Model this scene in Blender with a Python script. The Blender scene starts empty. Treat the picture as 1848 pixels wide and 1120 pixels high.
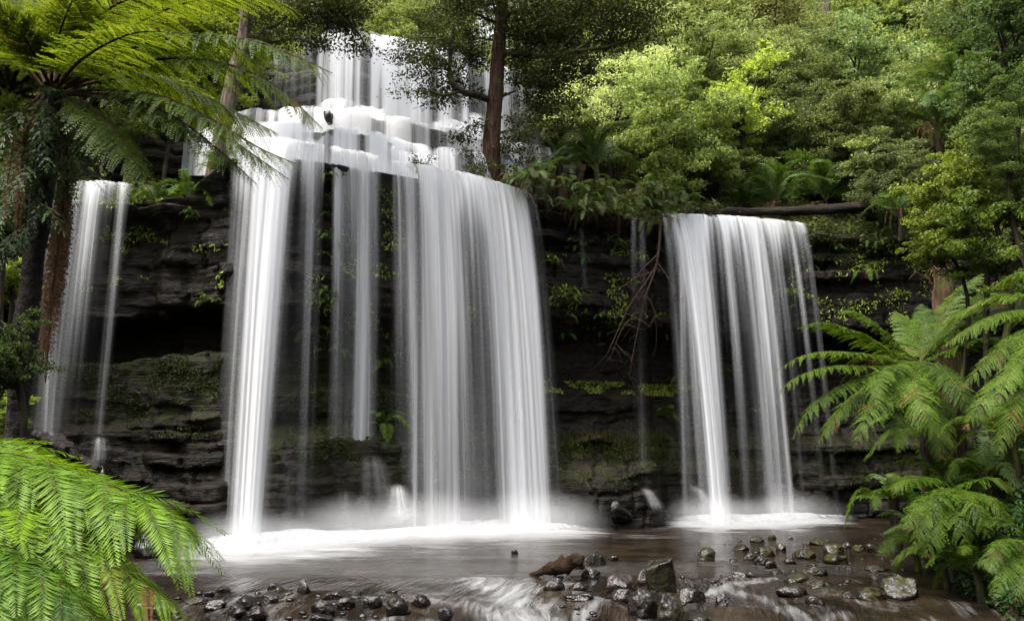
import bpy, math, random
import numpy as np
from math import radians, sin, cos, pi

# ------------------------------------------------------------------ camera, sky, sun, exposure
scene = bpy.context.scene
C = scene.collection
FPX, PITCH, CAMZ = 1450.0, radians(9.0), 2.4
cam_d = bpy.data.cameras.new("camera")
cam = bpy.data.objects.new("camera", cam_d)
C.objects.link(cam)
cam.location = (0, 0, CAMZ)
cam.rotation_euler = (radians(90) + PITCH, 0, 0)
cam_d.sensor_width = 36.0
cam_d.lens = 36.0 * FPX / 1848.0
cam_d.clip_start, cam_d.clip_end = 0.05, 600
scene.camera = cam

SUN_DIR = np.array([-0.30, -0.22, 0.93]); SUN_DIR /= np.linalg.norm(SUN_DIR)   # towards the sun
world = bpy.data.worlds.new("World"); scene.world = world
world.use_nodes = True
wn = world.node_tree.nodes; wl = world.node_tree.links
sky = wn.new("ShaderNodeTexSky"); sky.sky_type = 'NISHITA'
sky.sun_disc = False
sky.sun_elevation = math.asin(SUN_DIR[2])
sky.sun_rotation = math.atan2(SUN_DIR[0], SUN_DIR[1])
sky.air_density, sky.dust_density, sky.ozone_density = 1.0, 6.0, 0.4
hs = wn.new("ShaderNodeHueSaturation"); hs.inputs['Saturation'].default_value = 0.35   # overcast: nearly white
wl.new(sky.outputs[0], hs.inputs['Color'])
wl.new(hs.outputs[0], wn['Background'].inputs[0])
wn['Background'].inputs[1].default_value = 0.13

sun_d = bpy.data.lights.new("sun", 'SUN'); sun_d.energy = 1.5; sun_d.angle = radians(14)
sun_d.color = (1.0, 0.95, 0.86)
sun = bpy.data.objects.new("sun", sun_d); C.objects.link(sun)
from mathutils import Vector, Matrix
sun.rotation_euler = Vector(SUN_DIR).to_track_quat('Z', 'Y').to_euler()

vs = scene.view_settings
vs.view_transform = 'Standard'; vs.look = 'None'; vs.gamma = 1.0; vs.exposure = 2.05
vs.use_curve_mapping = False
cy = scene.cycles
cy.max_bounces = 6; cy.diffuse_bounces = 3; cy.glossy_bounces = 2; cy.transmission_bounces = 4
cy.transparent_max_bounces = 24; cy.volume_bounces = 1
cy.use_denoising = True
cy.volume_step_rate = 2.0; cy.volume_max_steps = 96
cy.caustics_reflective = False; cy.caustics_refractive = False

# ------------------------------------------------------------------ helpers
RNG = np.random.default_rng(7)
_cp, _sp = cos(PITCH), sin(PITCH)
def P(px, py, Y):
    a = (px - 924) / FPX; b = (560 - py) / FPX
    d = np.array([a, _cp - b * _sp, _sp + b * _cp])
    return np.array([0, 0, CAMZ]) + d * (Y / d[1])
def PZ(px, py, z=0.0):
    a = (px - 924) / FPX; b = (560 - py) / FPX
    d = np.array([a, _cp - b * _sp, _sp + b * _cp])
    return np.array([0, 0, CAMZ]) + d * ((z - CAMZ) / d[2])
def ppm(p):
    """photo pixels per metre at a world point"""
    return FPX / (p[1] * _cp + (p[2] - CAMZ) * _sp)
def sm(a, b, x):
    t = np.clip((np.asarray(x, float) - a) / (b - a), 0, 1)
    return t * t * (3 - 2 * t)
def nrm(v):
    return v / np.maximum(np.linalg.norm(v, axis=-1, keepdims=True), 1e-9)

# value noise (numpy)
_tab = np.random.default_rng(3).random((64, 64, 64)).astype(np.float32)
def vn(x, y, z=0.0):
    x, y, z = np.broadcast_arrays(np.asarray(x, float), np.asarray(y, float), np.asarray(z, float))
    xi, yi, zi = np.floor(x).astype(int), np.floor(y).astype(int), np.floor(z).astype(int)
    fx, fy, fz = x - xi, y - yi, z - zi
    fx = fx * fx * (3 - 2 * fx); fy = fy * fy * (3 - 2 * fy); fz = fz * fz * (3 - 2 * fz)
    g = lambda i, j, k: _tab[(xi + i) & 63, (yi + j) & 63, (zi + k) & 63]
    a = g(0,0,0)*(1-fx) + g(1,0,0)*fx; b = g(0,1,0)*(1-fx) + g(1,1,0)*fx
    c = g(0,0,1)*(1-fx) + g(1,0,1)*fx; d = g(0,1,1)*(1-fx) + g(1,1,1)*fx
    return (a*(1-fy) + b*fy)*(1-fz) + (c*(1-fy) + d*fy)*fz
def fbm(x, y, z=0.0, o=4):
    s, a, t = 0, 1.0, 0
    for k in range(o):
        s = s + a * vn(x * 2**k + 17*k, y * 2**k + 5*k, np.asarray(z) * 2**k + 9*k); t += a; a *= 0.5
    return s / t

class Geo:
    """collects quads and triangles with uv and float attributes"""
    def __init__(s): s.v = []; s.f = []; s.m = []; s.a = []; s.n = 0
    def add(s, v, f, mat=0, var=0.5):
        v = np.asarray(v, float).reshape(-1, 3); f = np.asarray(f, int)
        s.v.append(v); s.f.append(f + s.n); s.m.append(np.full(len(f), mat))
        s.a.append(np.broadcast_to(np.asarray(var, float), (len(v),)).copy()); s.n += len(v)
        return s
    def build(s, name, mats, parent=None, smooth=True, link=True, **attrs):
        v = np.concatenate(s.v); me = bpy.data.meshes.new(name)
        me.vertices.add(len(v)); me.vertices.foreach_set('co', v.astype(np.float32).ravel())
        tot = [np.full(len(f), f.shape[1]) for f in s.f]
        lt = np.concatenate(tot); li = np.concatenate([f.ravel() for f in s.f])
        me.loops.add(len(li)); me.loops.foreach_set('vertex_index', li.astype(np.int32))
        me.polygons.add(len(lt))
        me.polygons.foreach_set('loop_start', np.concatenate([[0], np.cumsum(lt)[:-1]]).astype(np.int32))
        me.polygons.foreach_set('loop_total', lt.astype(np.int32))
        me.polygons.foreach_set('material_index', np.concatenate(s.m).astype(np.int32))
        me.polygons.foreach_set('use_smooth', np.full(len(lt), smooth))
        at = me.attributes.new('var', 'FLOAT', 'POINT'); at.data.foreach_set('value', np.concatenate(s.a).astype(np.float32))
        for k, val in attrs.items():
            val = np.asarray(val, np.float32)
            if val.ndim == 1:
                at = me.attributes.new(k, 'FLOAT', 'POINT'); at.data.foreach_set('value', val)
            else:
                at = me.attributes.new(k, 'FLOAT_VECTOR', 'POINT'); at.data.foreach_set('vector', val.ravel())
        for m in (mats if isinstance(mats, (list, tuple)) else [mats]): me.materials.append(MAT[m])
        me.update(calc_edges=True)
        if not link: return me
        return obj(name, me, parent)

def obj(name, me, parent=None):
    o = bpy.data.objects.new(name, me); C.objects.link(o)
    if parent is not None:
        o.parent = parent
        if parent.type == 'EMPTY' or True:
            o.matrix_parent_inverse = Matrix.Identity(4)
    return o
def thing(name, label, cat, loc=(0,0,0), group=None):
    o = bpy.data.objects.new(name, None); C.objects.link(o); o.empty_display_size = 0.2
    o.location = loc; o['label'] = label; o['category'] = cat
    if group: o['group'] = group
    return o
def tag(o, label, cat, group=None):
    o['label'] = label; o['category'] = cat
    if group: o['group'] = group
    return o
def kind(o, k, label=None, cat=None):
    o['kind'] = k
    if label: o['label'] = label
    if cat: o['category'] = cat
    return o

def grid_faces(nu, nv):
    i, j = np.meshgrid(np.arange(nu - 1), np.arange(nv - 1), indexing='ij')
    a = (i * nv + j).ravel()
    return np.stack([a, a + nv, a + nv + 1, a + 1], 1)
def spline(pts, n):
    """Catmull-Rom through points"""
    p = np.asarray(pts, float); k = len(p)
    if k == 2: return p[0] + (p[1] - p[0]) * np.linspace(0, 1, n)[:, None]
    e = np.vstack([2*p[0]-p[1], p, 2*p[-1]-p[-2]])
    t = np.linspace(0, k - 1 - 1e-6, n); i = t.astype(int); f = (t - i)[:, None]
    a, b, c, d = e[i], e[i+1], e[i+2], e[i+3]
    return 0.5*((2*b) + (c-a)*f + (2*a-5*b+4*c-d)*f**2 + (3*b-a-3*c+d)*f**3)
def tube(path, radii, sides=6, bump=0.0, seed=0):
    p = np.asarray(path, float); n = len(p)
    r = np.broadcast_to(np.asarray(radii, float), (n,))
    T = nrm(np.gradient(p, axis=0))
    ref = np.array([0, 0, 1.0]) if abs(T[:, 2]).mean() < 0.8 else np.array([0, 1.0, 0])
    S = nrm(np.cross(T, ref)); N = np.cross(S, T)
    th = np.linspace(0, 2*pi, sides, endpoint=False)
    rr = r[:, None] * np.ones((1, sides))
    if bump: rr = rr * (1 + bump * (fbm(np.cos(th)[None]*2 + seed, np.sin(th)[None]*2 + seed*1.7, np.linspace(0, n*0.35, n)[:, None]) - .5) * 2)
    v = p[:, None] + rr[..., None] * (S[:, None]*np.cos(th)[None, :, None] + N[:, None]*np.sin(th)[None, :, None])
    i, j = np.meshgrid(np.arange(n-1), np.arange(sides), indexing='ij'); j2 = (j+1) % sides
    f = np.stack([i*sides+j, i*sides+j2, (i+1)*sides+j2, (i+1)*sides+j], -1).reshape(-1, 4)
    return v.reshape(-1, 3), f

# ------------------------------------------------------------------ materials
MAT = {}
class N:
    def __init__(s, name):
        m = bpy.data.materials.new(name); m.use_nodes = True; MAT[name] = m
        s.m = m; s.t = m.node_tree; s.t.nodes.clear()
        s.out = s.new("OutputMaterial")
    def new(s, typ, **kw):
        n = s.t.nodes.new("ShaderNode" + typ)
        for k, v in kw.items(): setattr(n, k, v)
        return n
    def L(s, a, b): s.t.links.new(a, b)
    def set(s, sock, v):
        if hasattr(v, 'is_linked') or isinstance(v, bpy.types.NodeSocket): s.L(v, sock)
        else: sock.default_value = (*v, 1) if isinstance(v, (tuple, list)) and len(v) == 3 and sock.type == 'RGBA' else v
    def noise(s, vec=None, scale=5, detail=4, rough=.55, dist=0.0):
        n = s.new("TexNoise"); n.inputs['Scale'].default_value = scale; n.inputs['Detail'].default_value = detail
        n.inputs['Roughness'].default_value = rough; n.inputs['Distortion'].default_value = dist
        if vec is not None: s.L(vec, n.inputs['Vector'])
        return n.outputs[0]
    def math(s, op, a, b=0.0, c=None, clamp=False):
        n = s.new("Math", operation=op, use_clamp=clamp); s.set(n.inputs[0], a); s.set(n.inputs[1], b)
        if c is not None: s.set(n.inputs[2], c)
        return n.outputs[0]
    def ss(s, x, lo, hi):
        n = s.new("MapRange", interpolation_type='SMOOTHSTEP'); s.set(n.inputs[0], x)
        n.inputs[1].default_value = lo; n.inputs[2].default_value = hi
        return n.outputs[0]
    def mix(s, f, a, b, typ='MIX'):
        n = s.new("Mix", data_type='RGBA', blend_type=typ); s.set(n.inputs[0], f); s.set(n.inputs[6], a); s.set(n.inputs[7], b)
        return n.outputs[2]
    def attr(s, name, out='Fac'): return s.new("Attribute", attribute_name=name).outputs[out]
    def mapv(s, vec, scale=(1,1,1), rot=(0,0,0), loc=(0,0,0)):
        n = s.new("Mapping"); s.L(vec, n.inputs[0]); n.inputs['Scale'].default_value = scale
        n.inputs['Rotation'].default_value = rot; n.inputs['Location'].default_value = loc
        return n.outputs[0]
    def obj(s): return s.new("TexCoord").outputs['Object']
    def pos(s): return s.new("NewGeometry").outputs['Position']
    def upz(s):
        x = s.new("SeparateXYZ"); s.L(s.new("NewGeometry").outputs['Normal'], x.inputs[0]); return x.outputs[2]
    def bump(s, h, strength=.5, dist=.05):
        n = s.new("Bump"); n.inputs['Strength'].default_value = strength; n.inputs['Distance'].default_value = dist
        s.L(h, n.inputs['Height']); return n.outputs[0]
    def bsdf(s, col, rough=.6, spec=.5, normal=None, **kw):
        n = s.new("BsdfPrincipled"); s.set(n.inputs['Base Color'], col); s.set(n.inputs['Roughness'], rough)
        s.set(n.inputs['Specular IOR Level'], spec)
        if normal is not None: s.L(normal, n.inputs['Normal'])
        return n.outputs[0]
    def mixsh(s, f, a, b):
        n = s.new("MixShader"); s.set(n.inputs[0], f); s.L(a, n.inputs[1]); s.L(b, n.inputs[2]); return n.outputs[0]
    def done(s, sh): s.L(sh, s.out.inputs[0]); return s.m

def leaf_mat(name, a, b, transl=.35, rough=.45, spec=.35, tint=False, tcol=None):
    n = N(name); v = n.attr('var')
    col = n.mix(v, a, b)
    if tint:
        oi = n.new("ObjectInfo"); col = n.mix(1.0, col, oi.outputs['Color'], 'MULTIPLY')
    d = n.bsdf(col, rough, spec)
    t = n.new("BsdfTranslucent")
    n.set(t.inputs[0], n.mix(1.0, col, tcol or (1.35, 1.25, .6), 'MULTIPLY'))
    return n.done(n.mixsh(transl, d, t.outputs[0]))

leaf_mat('frond_green', (.014,.040,.004), (.092,.158,.012), .38, .5, .15)
leaf_mat('frond_bright', (.026,.080,.003), (.145,.25,.009), .42, .5, .2)
leaf_mat('frond_deep', (.022,.050,.008), (.10,.15,.020), .50, .5, .2, tcol=(1.8,1.5,.45))
leaf_mat('frond_far', (.035,.075,.018), (.10,.17,.04), .35, .55, .35)
leaf_mat('frond_dead', (.05,.028,.015), (.17,.10,.055), .25, .8, .1, tcol=(1.1,.8,.5))
leaf_mat('frond_dead_dark', (.05,.024,.011), (.17,.085,.035), .25, .8, .1, tcol=(1.1,.8,.5))
leaf_mat('leaf', (.060,.080,.030), (.215,.24,.105), .45, .55, .15, tint=True, tcol=(1.3,1.25,.7))  # leaf colours lightened to stand in for haze over the forest
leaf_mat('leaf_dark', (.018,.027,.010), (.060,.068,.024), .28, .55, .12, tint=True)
leaf_mat('leaf_gloss', (.012,.03,.008), (.045,.09,.022), .25, .55, .15, tint=True)
leaf_mat('lobed_leaf', (.008,.024,.005), (.036,.078,.016), .25, .5, .12)
leaf_mat('moss_leaf', (.008,.012,.0025), (.046,.058,.008), .25, .7, .2)

def bark(name, a, b, moss=.0, stretch=(14,14,1.6)):
    n = N(name); o = n.pos()
    h = n.noise(n.mapv(o, stretch), 1.0, 5, .65); h2 = n.noise(o, 1.3, 4)
    col = n.mix(n.ss(h, .3, .75), a, b)
    if moss:
        mk = n.math('ADD', n.ss(h2, .62 - moss*.3, .8 - moss*.3), n.math('MULTIPLY', n.ss(n.upz(), .1, .8), moss), clamp=True)
        col = n.mix(mk, col, n.mix(h, (.02,.028,.006), (.085,.095,.02)))
    n.done(n.bsdf(col, .85, .12, n.bump(h, 1.0, .07)))
bark('bark_warm', (.018,.011,.008), (.115,.066,.042), .25)
bark('bark_dark', (.014,.010,.008), (.055,.04,.03), .45)
bark('bark_grey', (.05,.038,.03), (.19,.145,.115), .15)
bark('rachis', (.035,.040,.008), (.12,.125,.022), 0, (30,30,5))
bark('rachis_dark', (.02,.010,.005), (.075,.042,.016), 0, (30,30,5))
bark('twig', (.016,.011,.009), (.075,.048,.038), 0, (20,20,20))
bark('log_wood', (.004,.0035,.003), (.030,.023,.019), .05, (3,18,18))
bark('drift_wood', (.004,.003,.002), (.055,.030,.015), .0, (9,40,40))
bark('black_wood', (.008,.007,.007), (.035,.028,.026), .0, (10,10,10))

# wet layered rock
n = N('cliff_rock'); p = n.pos()
warp = n.noise(p, .7, 4)
lay = n.noise(n.mapv(p, (.35,.35,5.5)), 1.0, 6, .62, .6)
fine = n.noise(n.mapv(p, (4,4,9)), 1.0, 6, .68)
big = n.noise(p, .45, 3)
col = n.mix(n.ss(lay, .36, .66), (.0012,.001,.0008), (.011,.0068,.0045))
col = n.mix(n.ss(fine, .45, .75), col, n.mix(big, (.004,.0032,.0028), (.026,.016,.011)))
mk = n.math('MULTIPLY', n.attr('moss'), n.ss(n.noise(p, 2.6, 6, .7), .40, .62))
col = n.mix(mk, col, n.mix(n.noise(p, 18, 3), (.004,.006,.0012), (.024,.030,.0045)))
h = n.math('ADD', n.math('MULTIPLY', lay, .8), n.math('ADD', n.math('MULTIPLY', fine, .5), n.math('MULTIPLY', n.noise(p, 16, 4), .2)))
rg = n.math('ADD', n.math('MULTIPLY', n.noise(p, 3.1, 3), .5), n.math('ADD', .14, n.math('MULTIPLY', mk, .4)))
n.done(n.bsdf(col, rg, .13, n.bump(h, 1.0, .14)))

n = N('boulder'); p = n.pos(); o = n.obj()
oi = n.new("ObjectInfo")
a = n.noise(p, 5, 6, .65); b = n.noise(p, 22, 4, .6)
col = n.mix(n.ss(a, .35, .7), (.0025,.002,.0018), (.014,.010,.0082))
col = n.mix(n.ss(b, .55, .75), col, (.026,.021,.019))
col = n.mix(1.0, col, oi.outputs['Color'], 'MULTIPLY')
mk = n.math('MULTIPLY', n.attr('moss'), n.ss(n.noise(p, 7, 5, .7), .42, .62))
mcol = n.mix(n.noise(p, 40, 3), (.008,.009,.002), (.048,.046,.007))
col = n.mix(mk, col, mcol)
rg = n.math('ADD', n.math('MULTIPLY', n.noise(p, 9, 3), .16), n.math('ADD', .07, n.math('MULTIPLY', mk, .6)))
n.done(n.bsdf(col, n.math('ADD', rg, .04), n.math('MULTIPLY_ADD', mk, -.36, .40), n.bump(n.math('ADD', a, n.math('MULTIPLY', b, .3)), .6, .07)))

n = N('soil'); p = n.pos()
a = n.noise(p, 2.2, 6, .65); b = n.noise(p, 14, 4, .6)
col = n.mix(n.ss(a, .35, .7), (.010,.008,.005), (.042,.032,.018))
col = n.mix(n.ss(b, .5, .75), col, n.mix(a, (.02,.026,.006), (.06,.06,.02)))
n.done(n.bsdf(col, .9, .2, n.bump(b, .8, .06)))

# falling water: silky, translucent white strands; dens = how much water, flow = metres across and down
n = N('falling_water')
fl = n.attr('flow', 'Vector'); d = n.attr('dens')
s1 = n.noise(n.mapv(fl, (2.6,.05,1)), 1.0, 3, .6)
s2 = n.noise(n.mapv(fl, (8.5,.07,1)), 1.0, 3, .55)
s3 = n.noise(n.mapv(fl, (22,.10,1)), 1.0, 2, .5)
st = n.math('ADD', n.math('MULTIPLY', s1, .46), n.math('ADD', n.math('MULTIPLY', s2, .40), n.math('MULTIPLY', s3, .14)))
thr = n.math('MULTIPLY_ADD', st, 2.6, -1.3)            # about -0.5 .. 0.5
rope = n.ss(n.noise(n.mapv(fl, (1.7,.035,1)), 1.0, 2, .5), .36, .62)
al = n.math('MULTIPLY', n.math('MULTIPLY', d, n.math('MULTIPLY_ADD', rope, 1.05, .28)), n.math('ADD', 1.0, n.math('MULTIPLY', thr, 1.35)))
al = n.ss(al, 0.02, 1.02)
dif = n.new("BsdfDiffuse"); dif.inputs[0].default_value = (.78,.79,.81,1)
trl = n.new("BsdfTranslucent"); trl.inputs[0].default_value = (.78,.79,.81,1)
body = n.mixsh(.42, dif.outputs[0], trl.outputs[0])
tr = n.new("BsdfTransparent")
n.done(n.mixsh(n.math('MULTIPLY', al, .97), tr.outputs[0], body))

# splash and foam skirts: softer
n = N('spray')
fl = n.attr('flow', 'Vector'); d = n.attr('dens')
s1 = n.noise(n.mapv(fl, (1.6,.8,1)), 1.0, 4, .55); s2 = n.noise(n.mapv(fl, (7,1.1,1)), 1.0, 4, .6)
st = n.math('ADD', n.math('MULTIPLY', s1, .5), n.math('MULTIPLY', s2, .5))
al = n.ss(n.math('MULTIPLY', d, n.math('MULTIPLY_ADD', st, 2.2, -.1)), 0.0, 1.1)
dif = n.new("BsdfDiffuse"); dif.inputs[0].default_value = (.60,.61,.63,1)
trl = n.new("BsdfTranslucent"); trl.inputs[0].default_value = (.60,.61,.63,1)
tr = n.new("BsdfTransparent")
n.done(n.mixsh(n.math('MULTIPLY', al, .94), tr.outputs[0], n.mixsh(.4, dif.outputs[0], trl.outputs[0])))

# pool: tannin-brown moving water with foam
n = N('pool_water')
p = n.pos(); fl = n.attr('flow', 'Vector'); fo = n.attr('foam')
w1 = n.noise(n.mapv(fl, (2.6,.6,1)), 1.0, 4, .55, 1.0); w2 = n.noise(n.mapv(fl, (8,1.0,1)), 1.0, 4, .55, .8)
bed = n.noise(p, 1.1, 5, .6)
col = n.mix(n.ss(bed, .35, .7), (.0055,.004,.0027), (.020,.0135,.0078))
st = n.math('ADD', n.math('MULTIPLY', w1, .55), n.math('MULTIPLY', w2, .45))
fa = n.ss(n.math('ADD', fo, n.math('MULTIPLY', n.math('SUBTRACT', st, .5), 2.2)), .22, 1.45)
fa = n.math('MULTIPLY', fa, n.ss(fo, .01, .2))
col = n.mix(fa, col, (.25,.255,.26))
rg = n.math('MULTIPLY_ADD', fa, .5, n.math('MULTIPLY_ADD', w1, .14, .10))
n.done(n.bsdf(col, rg, .26, n.bump(n.math('ADD', w1, n.math('MULTIPLY', w2, .4)), .7, .08)))

# drifting spray near the foot of the falls
n = N('mist_air')
o = n.obj(); ln = n.new("VectorMath", operation='LENGTH'); n.L(o, ln.inputs[0])
fall = n.ss(ln.outputs[1], 1.0, .10)
dn = n.math('MULTIPLY', fall, n.math('MULTIPLY_ADD', n.noise(n.pos(), 1.1, 2), 1.2, .15))
pv = n.new("VolumePrincipled"); pv.inputs['Color'].default_value = (.93,.94,.96,1)
pv.inputs['Anisotropy'].default_value = .1
n.L(n.math('MULTIPLY', dn, n.math('MULTIPLY', n.new("ObjectInfo").outputs['Alpha'], 1.0)), pv.inputs['Density'])
n.L(pv.outputs[0], n.out.inputs[1])

# ------------------------------------------------------------------ plan of the place
_lx = np.array([-26, -16, -10.5, -8.2, -6.8, -5.5, -3.0, -.65, .6, 4.4, 9.1, 13.5, 18, 26])
_ly = np.array([14, 17.5, 19.2, 19.4, 18.9, 18.9, 20.2, 21.5, 22.3, 23.9, 25.1, 25.6, 24.5, 22])
def lipY(x): return np.interp(x, _lx, _ly)
def lipZ(x):
    return np.interp(x, [-26, -9.2, -8.2, -7.2, -6.5, .5, 1.6, 4.2, 9.4, 14, 26], [8.4, 8.35, 8.5, 9.3, 9.4, 9.4, 9.35, 9.05, 9.05, 8.9, 8.9])
def onLip(px, py, off=0.0):
    Y = 20.0
    for _ in range(30): Y = lipY(P(px, py, Y)[0]) + off
    return P(px, py, Y)

def bankR(Y): return np.interp(Y, [0, 5, 9, 11, 13, 16.5, 20, 24, 28], [5.0, 5.6, 6.2, 6.5, 6.9, 7.9, 10.2, 12.4, 13])
def bankL(Y): return np.interp(Y, [0, 4, 8, 12, 15, 19, 22], [-2.6, -3.3, -5.4, -7.0, -8.8, -9.6, -11])
def groundZ(x, y):
    x = np.asarray(x, float); y = np.asarray(y, float)
    nz = (fbm(x*.8+3, y*.8) - .5)
    r = x - bankR(y); l = bankL(y) - x
    z = -.45 + nz*.3
    z = z + sm(-.2, 1.0, r)*1.5 + sm(.5, 4.0, r)*2.9 + sm(-.3, 1.0, l)*.95 + sm(.5, 5, l)*2.2
    z = z + sm(5.2, 2.5, y)*.9
    z = z + (sm(-3, -30, y)*17 + sm(17, 45, np.abs(x))*13)*(.8 + .4*fbm(x*.12, y*.12))     # the valley sides behind the viewer
    return z + nz*.5*(sm(0,1,r) + sm(0,1,l))

def hillZ(x, y):
    """forested slope above the falls"""
    x = np.asarray(x, float); y = np.asarray(y, float)
    d = y - lipY(x)
    base = lipZ(x) - .15
    slopeR = sm(1.8, 6.5, x); slopeL = sm(-8.5, -13, x)
    s = np.maximum(slopeR, slopeL)
    z = base + s*(np.clip(d - .5, 0, 100)*.70 + (fbm(x*.25, y*.25) - .5)*1.8*sm(1, 4, d))
    z = z + (1 - s)*(sm(9.0, 13, d)*5.8 + np.clip(d - 12, 0, 100)*.42)
    return z + (fbm(x*1.1, y*1.1+7) - .5)*.3*sm(.2, 1, d)

# ------------------------------------------------------------------ ground, hill
xs = np.concatenate([np.arange(-70, -26, 2.0), np.arange(-26, 26.01, .22), np.arange(28, 72, 2.0)]); ys = np.concatenate([np.arange(-70, -10, 2.0), np.arange(-10, 30, .22)])
X, Y = np.meshgrid(xs, ys, indexing='ij')
kind(Geo().add(np.stack([X, Y, groundZ(X, Y)], -1), grid_faces(len(xs), len(ys))).build('ground', 'soil'), 'structure')
xs = np.linspace(-60, 70, 190)
ds = np.concatenate([[0.0, .15, .35], np.linspace(.7, 22, 70), np.linspace(24, 95, 30)])
Xg, Dg = np.meshgrid(xs, ds, indexing='ij'); Yg = lipY(Xg) + Dg + .25
kind(Geo().add(np.stack([Xg, Yg, hillZ(Xg, Yg)], -1), grid_faces(len(xs), len(ds))).build('hill', 'soil'), 'structure')

# ------------------------------------------------------------------ lower cliff
def layer_offset(X, z, seed, thick=.34, amp=.26):
    zz = z + (fbm(X*.35, z*.0 + seed) - .5)*.5 + (fbm(X*1.3, z*.4 + seed) - .5)*.12
    k = zz/thick + .35*np.sin(zz*2.1 + seed); ki = np.floor(k); f = k - ki
    r = vn(ki*7.13 + seed, X*.22 + ki*3.7, seed) + .5*vn(ki*3.3, X*1.1 + ki, seed + 4)
    r2 = vn((ki+1)*7.13 + seed, X*.22 + (ki+1)*3.7, seed) + .5*vn((ki+1)*3.3, X*1.1 + ki + 1, seed + 4)
    e = sm(.84, 1.0, f)
    cx = X*(.75 + .5*vn(ki*5.1, seed)) + 31*vn(ki*2.7, seed + 2.5) + .25*fbm(X*2, z*3)
    ci = np.floor(cx); cf = cx - ci; blk = vn(ci*6.7 + ki*1.9, ki*4.3, seed)
    crack = sm(.09, 0, np.minimum(cf, 1 - cf))
    return ((r*(1-e) + r2*e) - .75)*2*amp + .10*sm(.30, 0, np.minimum(f, 1 - f)) + ((blk - .5)*.75 + crack*.40)*amp
def cliffY(X, z):
    X = np.asarray(X, float); z = np.asarray(z, float)
    left = sm(-5.6, -7.0, X)
    zr = z + (fbm(X*.4, z*.0 + 2) - .5)*.6 + (fbm(X*1.7, z*.0 + 6) - .5)*.35
    recR = 1.15*sm(5.9, 5.2, zr)*sm(2.2, 2.9, zr) + .55*sm(3.9, 3.6, zr)*sm(2.2, 2.8, zr)*-1 \
        - (.30*sm(2.5, 2.25, zr) + .35*sm(2.25, 1.0, z))*(1 - .8*sm(-6.6, -5.8, X)*sm(1.2, .4, X))*(1 + 1.3*sm(1.3, 2.2, X)*sm(4.6, 3.8, X))
    recL = 1.35*sm(5.5, 5.2, zr)*sm(4.3, 4.5, zr) + .10*sm(4.5, 4.3, zr) - .30*sm(2.9, 2.6, zr) - .25*sm(1.6, 1.3, zr)
    rec = recL*left + recR*(1 - left)
    amp = .28*(1 - .6*sm(5.4, 4.8, zr)*sm(2.4, 2.8, zr))
    wet = np.maximum(sm(-7.2, -6.2, X)*sm(.9, .2, X), sm(4.0, 4.5, X)*sm(9.4, 8.8, X)) + sm(-11.6, -11, X)*sm(-8.6, -9.2, X)
    y = lipY(X) + .35 + .45*wet + rec + layer_offset(X, z, 1.0, .34, 1.0)*amp*(1 - .45*np.clip(wet, 0, 1)) + (fbm(X*1.8, z*2.2) - .5)*.22 + (fbm(X*6, z*9) - .5)*.06
    top = lipZ(X) - z
    y = y - (.35 + .2*wet)*sm(.8, .1, top)           # brow
    return y + .5*sm(.16, -.02, top)       # rounded edge
xs = np.arange(-16, 17.01, .055); vz = np.linspace(0, 1, 230)
Xc, V = np.meshgrid(xs, vz, indexing='ij')
Zc = -.6 + V*(lipZ(Xc) + .6)
Yc = cliffY(Xc, Zc)
leftm = sm(-5.6, -7.0, Xc)
mossA = leftm*sm(4.9, 4.4, Zc)*sm(2.3, 3.2, Zc)*.9 + (1-leftm)*sm(-2.8, -4.6, Xc)*sm(5.2, 4.2, Zc)*sm(1.8, 2.6, Zc) \
    + (1-leftm)*sm(2.6, 2.2, Zc)*sm(.9, 1.6, Zc)*.65 + sm(1.2, .1, lipZ(Xc) - Zc)*.7*sm(5, 8, np.abs(Xc - 2)) + .18
kind(Geo().add(np.stack([Xc, Yc, Zc], -1), grid_faces(len(xs), len(vz))).build('cliff', 'cliff_rock', moss=np.clip(mossA, 0, 1).ravel()), 'structure')

# ------------------------------------------------------------------ upper tiers (set back above the lip)
OFF = {'A': 2.3, 'B': 4.6, 'U': 7.8}
ZT = {'L': 9.4, 'A': 10.9, 'B': 12.35, 'U': 16.5}
def edge_z(x, key):
    x = np.asarray(x, float); c = x*1.15 + OFF[key]*3; ci = np.floor(c); f = c - ci
    return (vn(ci*5.3, OFF[key]*2.1)*(1 - sm(.8, 1, f)) + vn((ci+1)*5.3, OFF[key]*2.1)*sm(.8, 1, f) - .5)*.20 + (fbm(x*2.1, OFF[key]) - .5)*.25
def tierY(X, z, key):
    X = np.asarray(X, float); z = np.asarray(z, float)
    y = lipY(X) + OFF[key] + layer_offset(X, z, {'A': 5., 'B': 8., 'U': 12.}[key], .42, .17) + (fbm(X*1.5, z*2, OFF[key]) - .5)*.3
    if key == 'U': y = y + .9*sm(15.3, 15.6, z + (fbm(X*.6, 1.0) - .5)*.5)
    return y
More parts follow.
